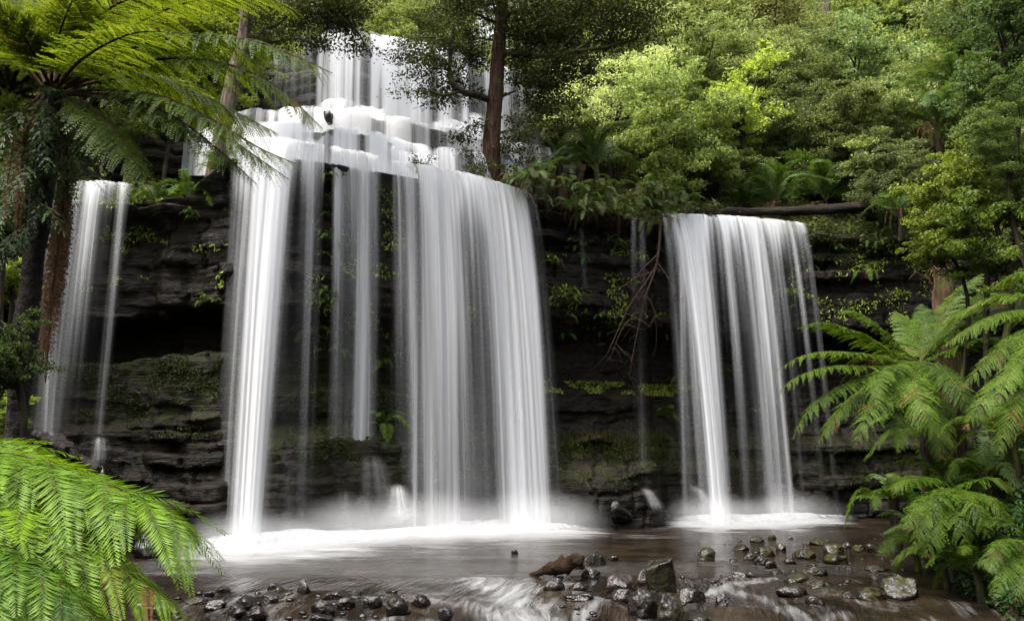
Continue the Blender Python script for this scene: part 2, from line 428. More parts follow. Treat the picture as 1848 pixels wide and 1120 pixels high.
def tier(key, x0, x1, zb, name):
    xs = np.arange(x0, x1, .1); zt = ZT[key]
    zs = np.linspace(zb, zt, 48)
    Xa, Za = np.meshgrid(xs, zs, indexing='ij'); Ya = tierY(Xa, Za, key)
    edge = edge_z(Xa, key)
    Za = Za + edge*sm(zb, zt, Za)
    tops = np.array([.15, .5, 1.2, 2.4, 3.6])
    Xt = np.repeat(xs[:, None], 5, 1); Yt = Ya[:, -1:] + tops[None]; Zt_ = np.repeat(Za[:, -1:], 5, 1) - .01*tops
    Xa = np.hstack([Xa, Xt]); Ya = np.hstack([Ya, Yt]); Za = np.hstack([Za, Zt_])
    o = Geo().add(np.stack([Xa, Ya, Za], -1), grid_faces(*Xa.shape)).build(name, 'cliff_rock',
        moss=(np.clip(.15 + .9*(fbm(Xa*.7, Za*.25, 4) - .42)*2.2, 0, 1)).ravel())
    return kind(o, 'structure')
tier('A', -11, 2.2, 9.0, 'cliff_step')
tier('B', -12, 2.4, 10.4, 'cliff_terrace')
tier('U', -15, 3.6, 11.8, 'upper_cliff')

# ------------------------------------------------------------------ falling water
def res(pts, n):
    p = np.asarray(pts, float); d = np.concatenate([[0], np.cumsum(np.linalg.norm(np.diff(p, axis=0), axis=1))]); d /= d[-1]
    t = np.linspace(0, 1, n); return np.stack([np.interp(t, d, p[:, k]) for k in range(3)], 1)
_seed = [0]
def curtain(parent, tops, bots, prof_top, prof_bot, nu=60, nv=36, mat='falling_water', name='stream', power=2.0, wob=.10, fade=(0, 0), prof_mid=None, back=.25, bulge=0.0):
    """a sheet in free fall between a top edge and a bottom edge; profiles = [(u, density)...]"""
    _seed[0] += 1; sd = _seed[0]
    T, B = res(tops, nu), res(bots, nu)
    u = np.linspace(0, 1, nu); t = np.linspace(0, 1, nv)**.85
    D = B - T; hz = D*np.array([1, 1, 0])
    pos = T[:, None] + hz[:, None]*t[None, :, None]
    pos[..., 2] += D[:, None, 2]*(t[None]**power)
    und = (fbm(u*nu*.12 + sd*3.1, sd*1.3) - .5)[:, None]*wob*2 + (fbm(u[:, None]*nu*.3 + sd, t[None]*1.2, sd) - .5)*wob
    pos[..., 1] += und - bulge*np.sin(pi*u)[:, None]
    pr = lambda q: np.interp(u, [a for a, _ in q], [b for _, b in q])
    a, b = pr(prof_top)[:, None], pr(prof_bot)[:, None]
    if prof_mid is None: dn = a*(1 - sm(0, .75, t))[None] + b*sm(0, .75, t)[None]
    else:
        m = pr(prof_mid)[:, None]; w1 = sm(0, .45, t)[None]; w2 = sm(.45, 1, t)[None]
        dn = (a*(1-w1) + m*w1)*(1-w2) + b*w2
    if fade[0]: dn = dn*sm(0, fade[0], t)[None]
    if fade[1]: dn = dn*sm(1, 1-fade[1], t)[None]
    wid = np.concatenate([[0], np.cumsum(np.linalg.norm(np.diff(T, axis=0), axis=1))])
    fl = np.stack([np.repeat((wid + sd*13.7)[:, None], nv, 1), (-D[:, 2:3])*(t[None]**power) + sd*3.3, np.full((nu, nv), sd*1.9)], -1)
    return Geo().add(pos, grid_faces(nu, nv)).build(name, mat, parent, dens=dn.ravel(), flow=fl.reshape(-1, 3))
def E(*q): return list(q)
loc0 = (0, 0, 0)

def lip_pts(pix, off=-.05): return [onLip(x, y, off) for x, y in pix]
def foot(pix, z=0.0): return [PZ(x, y, z) for x, y in pix]

main = thing('waterfall', 'widest and tallest white waterfall pouring over the lower cliff in the centre', 'waterfall')
# left body
curtain(main, lip_pts([(415, 262), (470, 250), (525, 250), (588, 262)]), foot([(372, 975), (430, 985), (500, 982), (566, 975)]),
        E((0,.0),(.08,.8),(.2,1.6),(.5,2.0),(.85,1.8),(.97,1.0),(1,0)), E((0,0),(.08,.07),(.20,.13),(.26,.5),(.34,1.1),(.44,1.2),(.52,.7),(.58,.25),(.68,.16),(.8,.28),(.92,.08),(1,0)),
        prof_mid=E((0,0),(.08,.16),(.2,.28),(.28,.6),(.36,1.1),(.50,1.3),(.60,.7),(.68,.28),(.78,.34),(.86,.60),(.94,.2),(1,0)), nu=110)
curtain(main, lip_pts([(440, 252), (500, 247), (560, 256)], -.12), foot([(405, 990), (445, 992), (490, 990)]),
        E((0,0),(.25,.6),(.6,.8),(1,0)), E((0,0),(.25,.45),(.5,1.0),(.75,.45),(1,0)), nu=50)
curtain(main, lip_pts([(520, 250), (588, 261)], -.1), foot([(505, 978), (566, 974)]), E((0,0),(.2,.9),(.7,1.2),(1,0)), E((0,0),(.5,.12),(.8,.3),(1,0)), prof_mid=E((0,0),(.3,.25),(.6,.35),(.8,.75),(1,0)), nu=50)
# thin strands in the gap
curtain(main, lip_pts([(598, 263), (625, 268)]), foot([(580, 968), (622, 966)]), E((0,0),(.3,.8),(.5,1.0),(.7,.3),(1,0)), E((0,0),(.3,.20),(.5,.30),(.7,.12),(1,0)), nu=30)
curtain(main, lip_pts([(625, 266), (690, 282)]), foot([(612, 966), (690, 962)]), E((0,0),(.15,.6),(.3,.5),(.5,1.0),(.7,.8),(.85,.35),(1,0)), E((0,0),(.2,.18),(.45,.5),(.6,.35),(.8,.12),(1,0)),
        prof_mid=E((0,0),(.2,.15),(.4,.6),(.55,.5),(.7,.2),(1,0)), nu=40)
curtain(main, lip_pts([(590, 262), (715, 290)], .02), foot([(590, 968), (712, 960)]), E((0,0),(.05,.5),(.95,.5),(1,0)), E((0,.0),(.1,.12),(.9,.12),(1,0)), nu=60)
# right body
curtain(main, lip_pts([(700, 290), (760, 296), (820, 308), (880, 322), (935, 340), (958, 352)]), foot([(702, 962), (760, 962), (850, 960), (940, 955), (1030, 952)]),
        E((0,0),(.04,1.0),(.12,1.8),(.5,2.0),(.9,1.8),(.97,1.0),(1,0)), E((0,0),(.05,.4),(.12,.55),(.2,.4),(.3,.55),(.36,.30),(.45,.18),(.56,.22),(.64,.5),(.70,.85),(.8,.9),(.92,.5),(1,0)),
        prof_mid=E((0,0),(.04,.7),(.10,.9),(.20,.65),(.34,.85),(.42,.5),(.47,.22),(.55,.24),(.62,.5),(.68,.95),(.76,.8),(.84,1.0),(.92,.6),(1,0)), nu=170)
curtain(main, lip_pts([(720, 292), (800, 303), (880, 321), (940, 342)], -.15), foot([(716, 968), (800, 966), (900, 960), (1005, 955)]),
        E((0,0),(.1,.4),(.5,.55),(.9,.5),(1,0)), E((0,0),(.12,.4),(.3,.42),(.4,.12),(.6,.15),(.75,.6),(.9,.5),(1,0)), nu=90)

right = thing('waterfall', 'narrower grey-white waterfall under the fallen log on the right', 'waterfall')
curtain(right, lip_pts([(1190, 384), (1250, 386), (1340, 390), (1400, 396), (1452, 402)]), foot([(1225, 948), (1300, 945), (1400, 940), (1515, 934)]),
        E((0,0),(.03,1.3),(.2,1.5),(.5,1.1),(.62,1.4),(.85,1.2),(.96,1.1),(1,0)), E((0,0),(.04,.12),(.12,.2),(.23,.62),(.30,.18),(.35,.03),(.41,.22),(.46,.02),(.55,.10),(.62,.34),(.68,.04),(.76,.16),(.80,.02),(.92,.05),(1,0)),
        prof_mid=E((0,0),(.05,.22),(.12,.5),(.2,1.1),(.27,.40),(.32,.06),(.40,.5),(.45,.08),(.54,.3),(.61,.85),(.66,.12),(.74,.5),(.79,.06),(.88,.42),(.94,.06),(1,0)), nu=170)
curtain(right, lip_pts([(1193, 385), (1245, 387)], -.12), foot([(1262, 948), (1322, 946)]), E((0,0),(.2,.6),(.6,.5),(1,0)), E((0,0),(.3,.4),(.55,.65),(.8,.3),(1,0)), nu=40)
curtain(right, lip_pts([(1318, 389), (1352, 391)], -.12), foot([(1368, 945), (1420, 942)]), E((0,0),(.4,.7),(1,0)), E((0,0),(.5,.35),(1,0)), nu=30)
curtain(right, lip_pts([(1195, 386), (1455, 402)], .05), foot([(1215, 948), (1520, 934)]), E((0,0),(.04,.42),(.96,.42),(1,0)), E((0,0),(.08,.05),(.9,.04),(1,0)), nu=90)

for (a_, b_, w0, w1, d0, d1) in [(1272,1322,16,20,.7,.30),(1300,1348,12,16,.6,.22),(1362,1428,14,20,.8,.35),(1392,1462,12,16,.7,.25),(1420,1490,12,18,.7,.25),(1444,1512,12,18,.6,.18),(1232,1240,14,22,.6,.25)]:
    ya = float(np.interp(a_, [1190, 1340, 1452], [384, 390, 402])); yb = float(np.interp(b_, [1225, 1515], [946, 935]))
    curtain(right, lip_pts([(a_ - w0/2, ya), (a_ + w0/2, ya)], -.08), foot([(b_ - w1/2, yb), (b_ + w1/2, yb)]), E((0,0),(.3,d0),(.6,d0*1.2),(1,0)), E((0,0),(.3,d1),(.6,d1),(1,0)), prof_mid=E((0,0),(.35,d0*.9),(.6,d0*.8),(1,0)), nu=14, nv=30)
left = thing('waterfall', 'thin veil of water falling behind the tree fern on the left', 'waterfall')
curtain(left, lip_pts([(112, 334), (150, 326), (200, 328), (243, 332)]), [P(x, y, 17.9) for x, y in ((48, 790), (110, 785), (205, 780))],
        E((0,0),(.08,.3),(.3,.3),(.45,.7),(.62,.5),(.75,.3),(.9,.7),(1,0)), E((0,0),(.1,.22),(.3,.20),(.5,.06),(.72,.04),(.84,.16),(.92,.03),(1,0)),
        prof_mid=E((0,0),(.12,.22),(.35,.26),(.5,.5),(.62,.12),(.75,.06),(.88,.36),(.95,.06),(1,0)), nu=80)
curtain(left, [P(60, 330, 18.8), P(120, 330, 19.0)], [P(48, 800, 17.8), P(112, 792, 17.8)], E((0,0),(.5,.3),(1,0)), E((0,0),(.4,.42),(1,0)), nu=30)

trick = thing('waterfall', 'faint trickle down the bare rock between the two bigger falls', 'waterfall')
curtain(trick, lip_pts([(1138, 392), (1166, 392)]), [PZ(1140, 930, .3), PZ(1182, 930, .3)], E((0,0),(.3,.6),(.5,.25),(.7,.55),(1,0)), E((0,0),(.5,.16),(1,0)), nu=24)
curtain(trick, lip_pts([(1042, 412), (1056, 412)]), lip_pts([(1046, 520), (1066, 520)], -.1), E((0,0),(.5,.4),(1,0)), E((0,0),(.5,.35),(1,0)), nu=16, nv=14)

# upper cascade: sheets hugging the steps
upper = thing('waterfall', 'upper white cascade dropping in tiers behind the big tree trunk', 'waterfall')
def tier_sheet(key, x0, x1, z0, z1, dens, name='stream', lift=.10, nu=120, nv=26, spread=.35, mat='falling_water'):
    _seed[0] += 1; sd = _seed[0]
    xs = np.linspace(x0, x1, nu); t = np.linspace(0, 1, nv)
    tt = np.concatenate([[-.12, -.05], t]); nvv = nv + 2
    edge = edge_z(xs, key)
    Xs, Tt = np.meshgrid(xs, tt, indexing='ij')
    Z = z0 + edge[:, None] + (z1 - z0 - edge[:, None])*np.clip(Tt, 0, 1) + .05
    base = np.stack([tierY(xs, np.full_like(xs, z), key) for z in np.linspace(z0, z1, 8)]).min(0)
    kk = max(3, int(.55/(xs[1] - xs[0]))); base = np.convolve(np.pad(base, kk, mode='edge'), np.ones(2*kk+1)/(2*kk+1), 'valid') - .12
    Yv = base[:, None] - lift - spread*np.sqrt(np.clip(Tt, 0, 1)) + np.where(Tt < 0, -Tt*6, 0)
    Yv += (fbm(Xs*2.2 + sd, Tt*.6) - .5)*.14
    Xs2 = Xs + .10*np.clip(Tt, 0, 1)
    dn = dens(Xs, np.clip(Tt, 0, 1))*sm(-.14, .16, Tt + (fbm(Xs*3, 2.0 + sd) - .5)*.30)*(.75 + .6*fbm(Xs*1.6 + sd*5, Tt*.4))
    fl = np.stack([Xs*1.0 + sd*11.3, np.clip(Tt, 0, 1)*(z0 - z1) + sd*2.2, np.full_like(Xs, sd*.9)], -1)
    return Geo().add(np.stack([Xs2, Yv, Z], -1), grid_faces(nu, nvv)).build(name, mat, upper, dens=dn.ravel(), flow=fl.reshape(-1, 3))
def prof(px, vals): return lambda X, T: np.interp(X, px, vals)
tier_sheet('U', -11.5, 4.0, 16.5, 12.4, lambda X, T: np.interp(X, [-11.5,-10,-8.9,-8.4,-8.1,-7.2,-6.9,-6.55,-6.1,-5.5,-5.1,-4.4,-3.9,-3.2,-2.4,-1.6,-.9,.5,1.4,1.8,2.2,4.0],
           [.5,.8,.5,.9,.35,.25,.2,1.2,1.1,.62,1.1,1.4,1.3,1.2,.62,.8,.6,.3,.12,.55,.06,.03])*(1 - .2*T), nu=170)
tier_sheet('U', -6.8, -.4, 16.5, 12.4, lambda X, T: np.interp(X, [-6.8,-6.3,-4.6,-3.2,-1.5,-.4], [0,.35,.9,.7,.2,0])*(1 - .2*T), lift=.3, nu=90)
tier_sheet('B', -9.5, 2.4, 12.35, 10.8, lambda X, T: np.interp(X, [-9.5,-8.2,-7.0,-5.95,-3,-.6,.2,2.4], [.6,1.0,1.15,1.2,1.2,1.0,.5,.1]), nu=140, spread=.5)
tier_sheet('A', -9.0, 1.6, 10.9, 9.3, lambda X, T: np.interp(X, [-9,-7.6,-5,-1.2,-.3,.6,1.6], [.3,1.05,1.15,1.1,.8,.3,0]), nu=140, spread=.5)

rt = np.random.default_rng(12)
for key, zt, zb in (('B', 12.35, 10.8), ('A', 10.9, 9.35), ('U', 15.4, 12.4), ('U', 14.2, 12.4)):
    for k_ in range(4):          # runs bouncing off smaller ledges
        a_ = rt.uniform(-8.5, -1.5); w_ = rt.uniform(.9, 2.2); zz = zb + (zt - zb)*rt.uniform(.35, .8)
        tier_sheet(key, a_, a_ + w_, zz, zb - .05, lambda X, T, a_=a_, w_=w_: 1.2*np.sin(pi*np.clip((X - a_)/w_, 0, 1))**1.6, lift=rt.uniform(.22, .38), nu=36, nv=16, spread=.45)
# foam skirts and little cascades at the feet
def skirt(parent, line, out, h, dens, name='splash', nu=90, nv=18, k=2.2):
    _seed[0] += 1; sd = _seed[0]
    A, Bp = res(foot(line), nu), res(foot(out), nu)
    u = np.linspace(0, 1, nu); t = np.linspace(0, 1, nv)
    hh = h*(.55 + .9*fbm(u*nu*.09 + sd, sd*2.0))*np.sin(pi*np.clip(u, .03, .97))**.5
    pos = A[:, None] + (Bp - A)[:, None]*t[None, :, None]
    pos[..., 2] = hh[:, None]*(1 - t[None])**k + .035
    pos[..., 1] += (fbm(u[:, None]*nu*.2 + sd, t[None]*3) - .5)*.35
    dn = dens*np.sin(pi*u)[:, None]**.5*sm(0, .45, t)[None]*sm(1.0, .55, t)[None]
    w = np.concatenate([[0], np.cumsum(np.linalg.norm(np.diff(A, axis=0), axis=1))])
    fl = np.stack([np.repeat((w + sd*7)[:, None], nv, 1), np.repeat(t[None]*2, nu, 0), np.full((nu, nv), sd*1.0)], -1)
    return Geo().add(pos, grid_faces(nu, nv)).build(name, 'spray', parent, dens=dn.ravel(), flow=fl.reshape(-1, 3))
skirt(main, [(330, 965), (430, 962), (560, 955), (700, 945), (850, 942), (1000, 938), (1060, 942)], [(270, 1015), (430, 1022), (600, 1000), (750, 985), (880, 978), (1030, 972), (1110, 964)], .7, .9)
skirt(main, [(560, 950), (640, 935), (720, 925), (800, 935), (880, 950)], [(540, 985), (640, 985), (740, 982), (830, 978), (900, 972)], 1.3, 1.0)
skirt(right, [(1200, 930), (1300, 918), (1400, 918), (1520, 925)], [(1225, 954), (1310, 958), (1420, 953), (1556, 940)], .8, .9, nu=70)

# ------------------------------------------------------------------ boulders
def ico(sub=3):
    import bmesh
    bm = bmesh.new(); bmesh.ops.create_icosphere(bm, subdivisions=sub, radius=1.0)
    v = np.array([q.co[:] for q in bm.verts]); f = np.array([[q.index for q in p.verts] for p in bm.faces]); bm.free()
    return v, f
ICO3, ICO4, ICO2 = ico(3), ico(4), ico(2)
def rock_shape(seed, sub=ICO3, angular=.6, rough=.30):
    r = np.random.default_rng(seed); v, f = sub; v = v.copy()
    for _ in range(int(5 + angular*9)):                   # split faces
        d = nrm(r.normal(size=3)); h = r.uniform(.52, .92)
        s = v @ d; v = v - np.maximum(s - h, 0)[:, None]*d*(.75 + .25*angular)
    nz = fbm(v[:, 0]*1.3 + seed, v[:, 1]*1.3 + 5, v[:, 2]*1.3 + seed*.7, 4) - .5
    nz2 = fbm(v[:, 0]*4 + seed, v[:, 1]*4, v[:, 2]*4, 4) - .5
    rid = np.abs(fbm(v[:, 0]*2.4 + seed, v[:, 1]*2.4 + 3, v[:, 2]*3.4, 4) - .5)
    return v*(1 + nz[:, None]*rough*1.6 + nz2[:, None]*.22 - rid[:, None]*.45), f
def boulder(px, py, w, h, moss, label, cat='rock', group=None, tint=1.0, name='boulder', z0=0.0, seed=None, rot=None, angular=.6, depth=1.0, Y=None, blocky=0.0):
    """px,py = centre in the photo, w,h = its size there; it sits in the water or on z0"""
    seed = seed if seed is not None else int(px*31 + py*17)
    r = np.random.default_rng(seed)
    b = PZ(px, py + h*.42, z0) if Y is None else P(px, py + h*.42, Y)
    s = 1/ppm(b); hw = w*s*.5; hh = h*s
    v, f = rock_shape(seed, ICO4 if w > 27 else ICO3, angular)
    a = rot if rot is not None else r.uniform(0, 6.28)
    R = np.array([[cos(a), -sin(a), 0], [sin(a), cos(a), 0], [0, 0, 1]]); v = v @ R.T
    v = v/np.abs(v).max(0)
    if blocky: v = np.sign(v)*np.abs(v)**(1 - blocky); v[:, 0] += .22*np.clip(v[:, 2], 0, 1)*-1; v = v/np.abs(v).max(0)
    v = v*np.array([hw*1.02, hw*.9*depth, hh*.85])
    v[:, 2] += hh*.16
    up = nrm(v - np.array([0, 0, hh*.1]))[:, 2]
    ms = np.clip(moss*(sm(-.3, .5, up) + .25), 0, 1)
    o = Geo().add(v, f).build(name, 'boulder', moss=ms)
    o.location = b + np.array([0, hw*.5, 0]); o.color = (tint, tint*.98, tint*.97, 1)
    ROCKS.append((b[0], b[1] + hw*.5, hw))
    return tag(o, label, cat, group)
ROCKS = []
MARKS = [(1200,1045,'the tall upright boulder'),(1005,1020,'the driftwood'),(547,1061,'the upright knobbly stone'),(713,1094,'the rounded boulder by the rapids'),(1280,1003,'the mossy peaked stone'),(1641,1063,'the largest mossy boulder'),
  (1430,1069,'the long flat black stone'),(1582,1076,'the long mossy stone'),(300,1030,'the tips of the lime-green fronds'),(1488,1056,'the dark low stone with a mossy crown'),(1252,1076,'the cracked boulder'),(803,1105,'the single round black stone'),(1545,930,'the floating stick'),(1720,985,'the drooping fern')]
_used = set()
def rel_label(px, py, desc, marks=MARKS, tail=''):
    for (x, y, m_) in sorted(marks, key=lambda q: (q[0]-px)**2 + ((q[1]-py)*2)**2):
        dx, dy = px - x, (py - y)*2.2; d = math.hypot(dx, dy)
        side_ = ('left' if dx < 0 else 'right'); dep = ('behind' if dy < 0 else 'in front')
        w1 = f'{side_} of' if abs(dx) > 2*abs(dy) else (('behind' if dy < 0 else 'in front of') if abs(dy) > 2*abs(dx) else f'{dep} and to the {side_} of')
        for far in (('close ' if d < 90 else ''), ('well ' if d > 150 else 'just ')):
            lab = f'{desc} {far}{w1} {m_}'
            if lab not in _used and len(lab.split()) <= 16: _used.add(lab); return lab
    return f'{desc} {tail}'.strip()
def size_word(w): return 'large' if w > 46 else 'medium' if w > 34 else 'small' if w > 24 else 'tiny'
G_m = 'mossy stones in the stream on the right'
G_l = 'wet stones along the shallow water on the lower left'
big = [
 (1200,1045,66,64,.45,'tall upright dark boulder standing in midstream with moss down one side',.9,41,.95),
 (1123,1055,60,42,.0,'pale grey wet boulder with a sloping top beside the tall upright boulder',2.6,None,.8),
 (1163,1046,28,32,.0,'small grey rock wedged against the side of the tall upright boulder',2.4,None,.5),
 (1125,1076,40,26,.0,'rounded grey stone in front of the pale sloping boulder',1.9,None,.3),
 (1174,1090,78,42,.1,'broad flat-topped wet boulder in front of the tall upright boulder',1.2,None,.7),
 (1216,1102,56,46,.55,'mossy dark boulder at the bottom edge below the tall upright boulder',1.0,None,.8),
 (1001,1057,46,26,.0,'smooth black boulder at the edge of the white rapids',.8,None,.3),
 (1042,1061,36,18,.0,'low black stone with water slipping over it beside the smooth black boulder',.9,None,.6),
 (1049,1079,62,20,.05,'long low brown boulder with a wet vein just below the rapids stones',1.4,None,.6),
 (1071,1036,42,24,.0,'brown wedge-shaped stone just behind the pale sloping boulder',1.6,None,.9),
 (1042,1020,32,22,.0,'pinkish stone tucked under the raised end of the driftwood',1.9,None,.6),
 (1073,1011,44,30,.1,'round brown boulder beside the raised end of the driftwood',1.3,None,.4),
 (803,1105,30,18,.0,'single round black stone below the white rapids at the bottom',.8,None,.3),
 (713,1094,44,30,.3,'rounded dark boulder with a mossy tint beside the rapids',1.0,None,.4),
 (757,1087,38,22,.0,'pointed black stone right of the rounded boulder near the rapids',.8,None,.9),
 (547,1061,26,30,.15,'upright knobbly black stone in the shallow water below the main fall',1.0,None,.8),
 (1252,1076,54,27,.1,'dark cracked boulder right of the tall upright boulder',1.2,None,.8),
 (1307,1084,28,22,.05,'small pointed stone amid the rapids right of the cracked boulder',1.1,None,.9),
 (1280,1003,44,24,.7,'mossy peaked stone alone in the brown pool',1.0,None,.8),
 (1641,1063,78,40,.75,'largest moss-covered boulder in the stream near the right bank',1.1,None,.4),
 (1582,1076,60,22,.75,'long mossy stone left of the largest moss-covered boulder',1.1,None,.5),
 (1430,1069,64,19,.2,'long flat black stone among the rapids on the right',1.0,None,.6),
 (1488,1056,60,19,.4,'dark low stone with a mossy crown behind the flat black stone',1.0,None,.5),
 (1826,1086,66,32,.7,'mossy boulder at the foot of the right bank by the picture corner',1.3,None,.4),
 (148,1072,50,32,.1,'dark angular boulder under the bright fern fronds on the lower left',1.0,None,.8),
 (102,1047,36,20,.0,'reddish brown stone under the bright fern fronds on the lower left',2.4,None,.5),
 (1263,1121,64,18,.1,'dark stone cut by the bottom edge below the cracked boulder',1.1,None,.6),
]
for (x,y,w,h,m,lab,ti,sd,an) in big:
    boulder(x,y,w,h,m,lab,'boulder',None,ti,seed=sd,angular=an, **({'depth':.7, 'blocky':.45} if 'tall upright' in lab[:12] else {}))
for (x,y,w,h,m) in [(580,1096,46,21,.3),(622,1088,36,19,.05),(670,1085,38,21,.05),(600,1076,42,15,.15),(575,1118,46,16,.1),(494,1061,30,14,.1),(401,1065,26,10,0),(373,1072,24,11,.1),
        (348,1085,46,12,.6),(386,1093,44,20,.05),(436,1089,50,22,.1),(426,1101,42,19,.1),(462,1106,44,19,.0),(487,1080,32,15,.15),(273,1102,52,19,.1),(252,1094,24,12,.1),(200,1108,30,14,.0),(520,1072,20,9,.1),(640,1070,22,9,.1)]:
    boulder(x,y,w,h,m,rel_label(x,y,size_word(w) + (' mossy' if m > .2 else ' wet dark') + ' stone', tail='in the shallow water on the lower left'),'stone',G_l,1.2,angular=.35)
for (x,y,w,h,m) in [(1369,974,28,11,.9),(1394,969,16,9,.9),(1384,995,34,19,.9),(1410,988,22,12,.9),(1341,988,28,10,.8),(1456,1001,44,17,.8),(1482,978,34,12,.9),(1507,991,40,16,.85),(1512,1012,44,18,.95),
        (1554,991,28,15,.7),(1586,991,40,19,.7),(1607,979,30,12,.9),(1475,1033,44,17,.8),(1437,1046,54,18,.8),(1590,1027,44,14,.8),(1841,1063,30,20,.9)]:
    boulder(x,y,w,h,m,rel_label(x,y,size_word(w) + ' moss-capped stone', tail='in the stream on the right'),'stone',G_m,1.0,angular=.35)
for (x,y,w,h) in [(1377,1014,28,19),(1392,1021,24,15),(1426,1014,24,14),(1354,1005,30,14),(1361,1038,28,13),(1339,1038,32,11),(1475,1086,38,17),(1539,1076,38,13),(1590,1042,38,11),(1531,984,26,14),(1325,1012,20,9),(1405,1034,26,10),(1460,1048,22,9),(1310,1046,26,9)]:
    boulder(x,y,w,h,.1,rel_label(x,y,size_word(w) + ' bare grey stone', tail='between the mossy stones on the right'),'stone','bare stones among the mossy stones',1.7,angular=.6)
boulder(928,996,15,9,.1,'tiny dark stone poking out of the brown pool beside the foam','stone',None,1.0)
boulder(1108,1007,22,11,.0,'tiny stone washed by ripples right of the driftwood','stone',None,1.4)
# foot-of-the-fall rocks
FM = [(690,760,'the drooping fern'),(450,980,'the bright left strand of the main fall'),(1005,950,'the right edge of the main fall'),(1290,945,'the strongest strand of the right fall'),(120,820,'the broken timber heap'),(1545,930,'the floating stick'),(1190,600,'the hanging dead branch'),(547,1061,'the upright knobbly stone'),(700,950,'the white splash of the main fall'),(200,990,'the lime-green frond tips')]
def stack(pix, label, group, tint=.8, moss=.15):
    for (x, y, w, h, z, Yd) in pix:
        boulder(x, y, w, h, moss, rel_label(x, y, label, FM), 'rock', group, tint, 'boulder', Y=Yd, angular=.9)
stack([(655,905,70,60,0,20.6)],
      'black wet rock at the fall foot', 'rocks at the foot of the main fall', .2)
stack([(1100,914,90,44,0,22.0)],
      'dark wet rock at the cliff foot', 'rocks at the foot of the right fall', .25)
stack([(270,975,80,60,0,16.8),(150,875,100,60,0,17.3),(90,860,120,70,0,17.4),(110,960,230,170,0,17.2)],
      'glossy black shaded rock', 'black rocks below the left fall', .25, .1)

boulder(592, 214, 34, 46, .1, 'dark square rock parting the water on the upper steps', 'rock', None, 1.2, Y=float(lipY(-6.2)) + OFF['B'] - .55, angular=1.0)
# small cascades over those rocks
def casc(parent, top, bot, Yt, Yb, d=.8, power=1.6):
    curtain(parent, [P(x, y, Yt) for x, y in top], [P(x, y, Yb) for x, y in bot], E((0,0),(.3,d*.6),(.5,d),(.7,d*.5),(1,0)), E((0,0),(.3,d*.5),(.5,d*.8),(.7,d*.5),(1,0)), nu=40, nv=22, name='cascade', mat='falling_water', power=power, fade=(.35, .3), wob=.16)
casc(main, [(640, 815), (690, 815)], [(610, 962), (735, 962)], 19.5, 18.3, .35)
casc(main, [(700, 870), (730, 870)], [(650, 965), (790, 965)], 19.0, 18.2, .5)
casc(main, [(610, 880), (640, 880)], [(600, 965), (650, 965)], 19.0, 18.4, .4)
casc(right, [(1150, 878), (1170, 878)], [(1172, 930), (1212, 930)], 21.9, 21.3, .55)
casc(right, [(1232, 872), (1252, 872)], [(1255, 940), (1330, 940)], 22.4, 21.8, .4)
casc(right, [(1385, 868), (1425, 868)], [(1380, 938), (1500, 936)], 23.0, 22.2, .45)
casc(left, [(60, 776), (105, 776)], [(50, 830), (115, 830)], 17.4, 16.8, .25)
casc(left, [(165, 785), (195, 785)], [(150, 850), (205, 850)], 17.4, 16.8, .25)

# ------------------------------------------------------------------ pool
def seg_d(X, Y, pts):
    d = np.full(X.shape, 1e9)
    for a, b in zip(pts[:-1], pts[1:]):
        ab = b - a; t = np.clip(((X-a[0])*ab[0] + (Y-a[1])*ab[1])/(ab @ ab + 1e-9), 0, 1)
        d = np.minimum(d, np.hypot(X - a[0] - t*ab[0], Y - a[1] - t*ab[1]))
    return d
xs = np.arange(-12, 14.01, .06); ys = np.concatenate([np.arange(5.0, 14.5, .05), np.arange(14.5, 27, .09)])
X, Y = np.meshgrid(xs, ys, indexing='ij')
foam = np.zeros_like(X)
def front(pix, hard=3.4):
    q = np.array([PZ(x, y) for x, y in pix])
    yf = np.interp(X, q[:, 0], q[:, 1]); inside = sm(q[0, 0]-.6, q[0, 0]+.8, X)*sm(q[-1, 0]+.6, q[-1, 0]-.9, X)
    return sm(-1.6, hard, Y - yf + (fbm(X*.8, Y*2.2, 3) - .5)*2.6)*inside
foam = np.maximum(foam, 1.25*front([(230, 1022), (330, 1032), (420, 1036), (560, 1018), (700, 998), (850, 988), (1000, 982), (1125, 968)]))
foam = np.maximum(foam, 1.25*front([(1215, 956), (1300, 961), (1410, 956), (1555, 942)], 1.8))
foam = np.maximum(foam, .33*front([(300, 1045), (500, 1030), (750, 1005), (1000, 990), (1200, 975), (1560, 955)], 1.5))
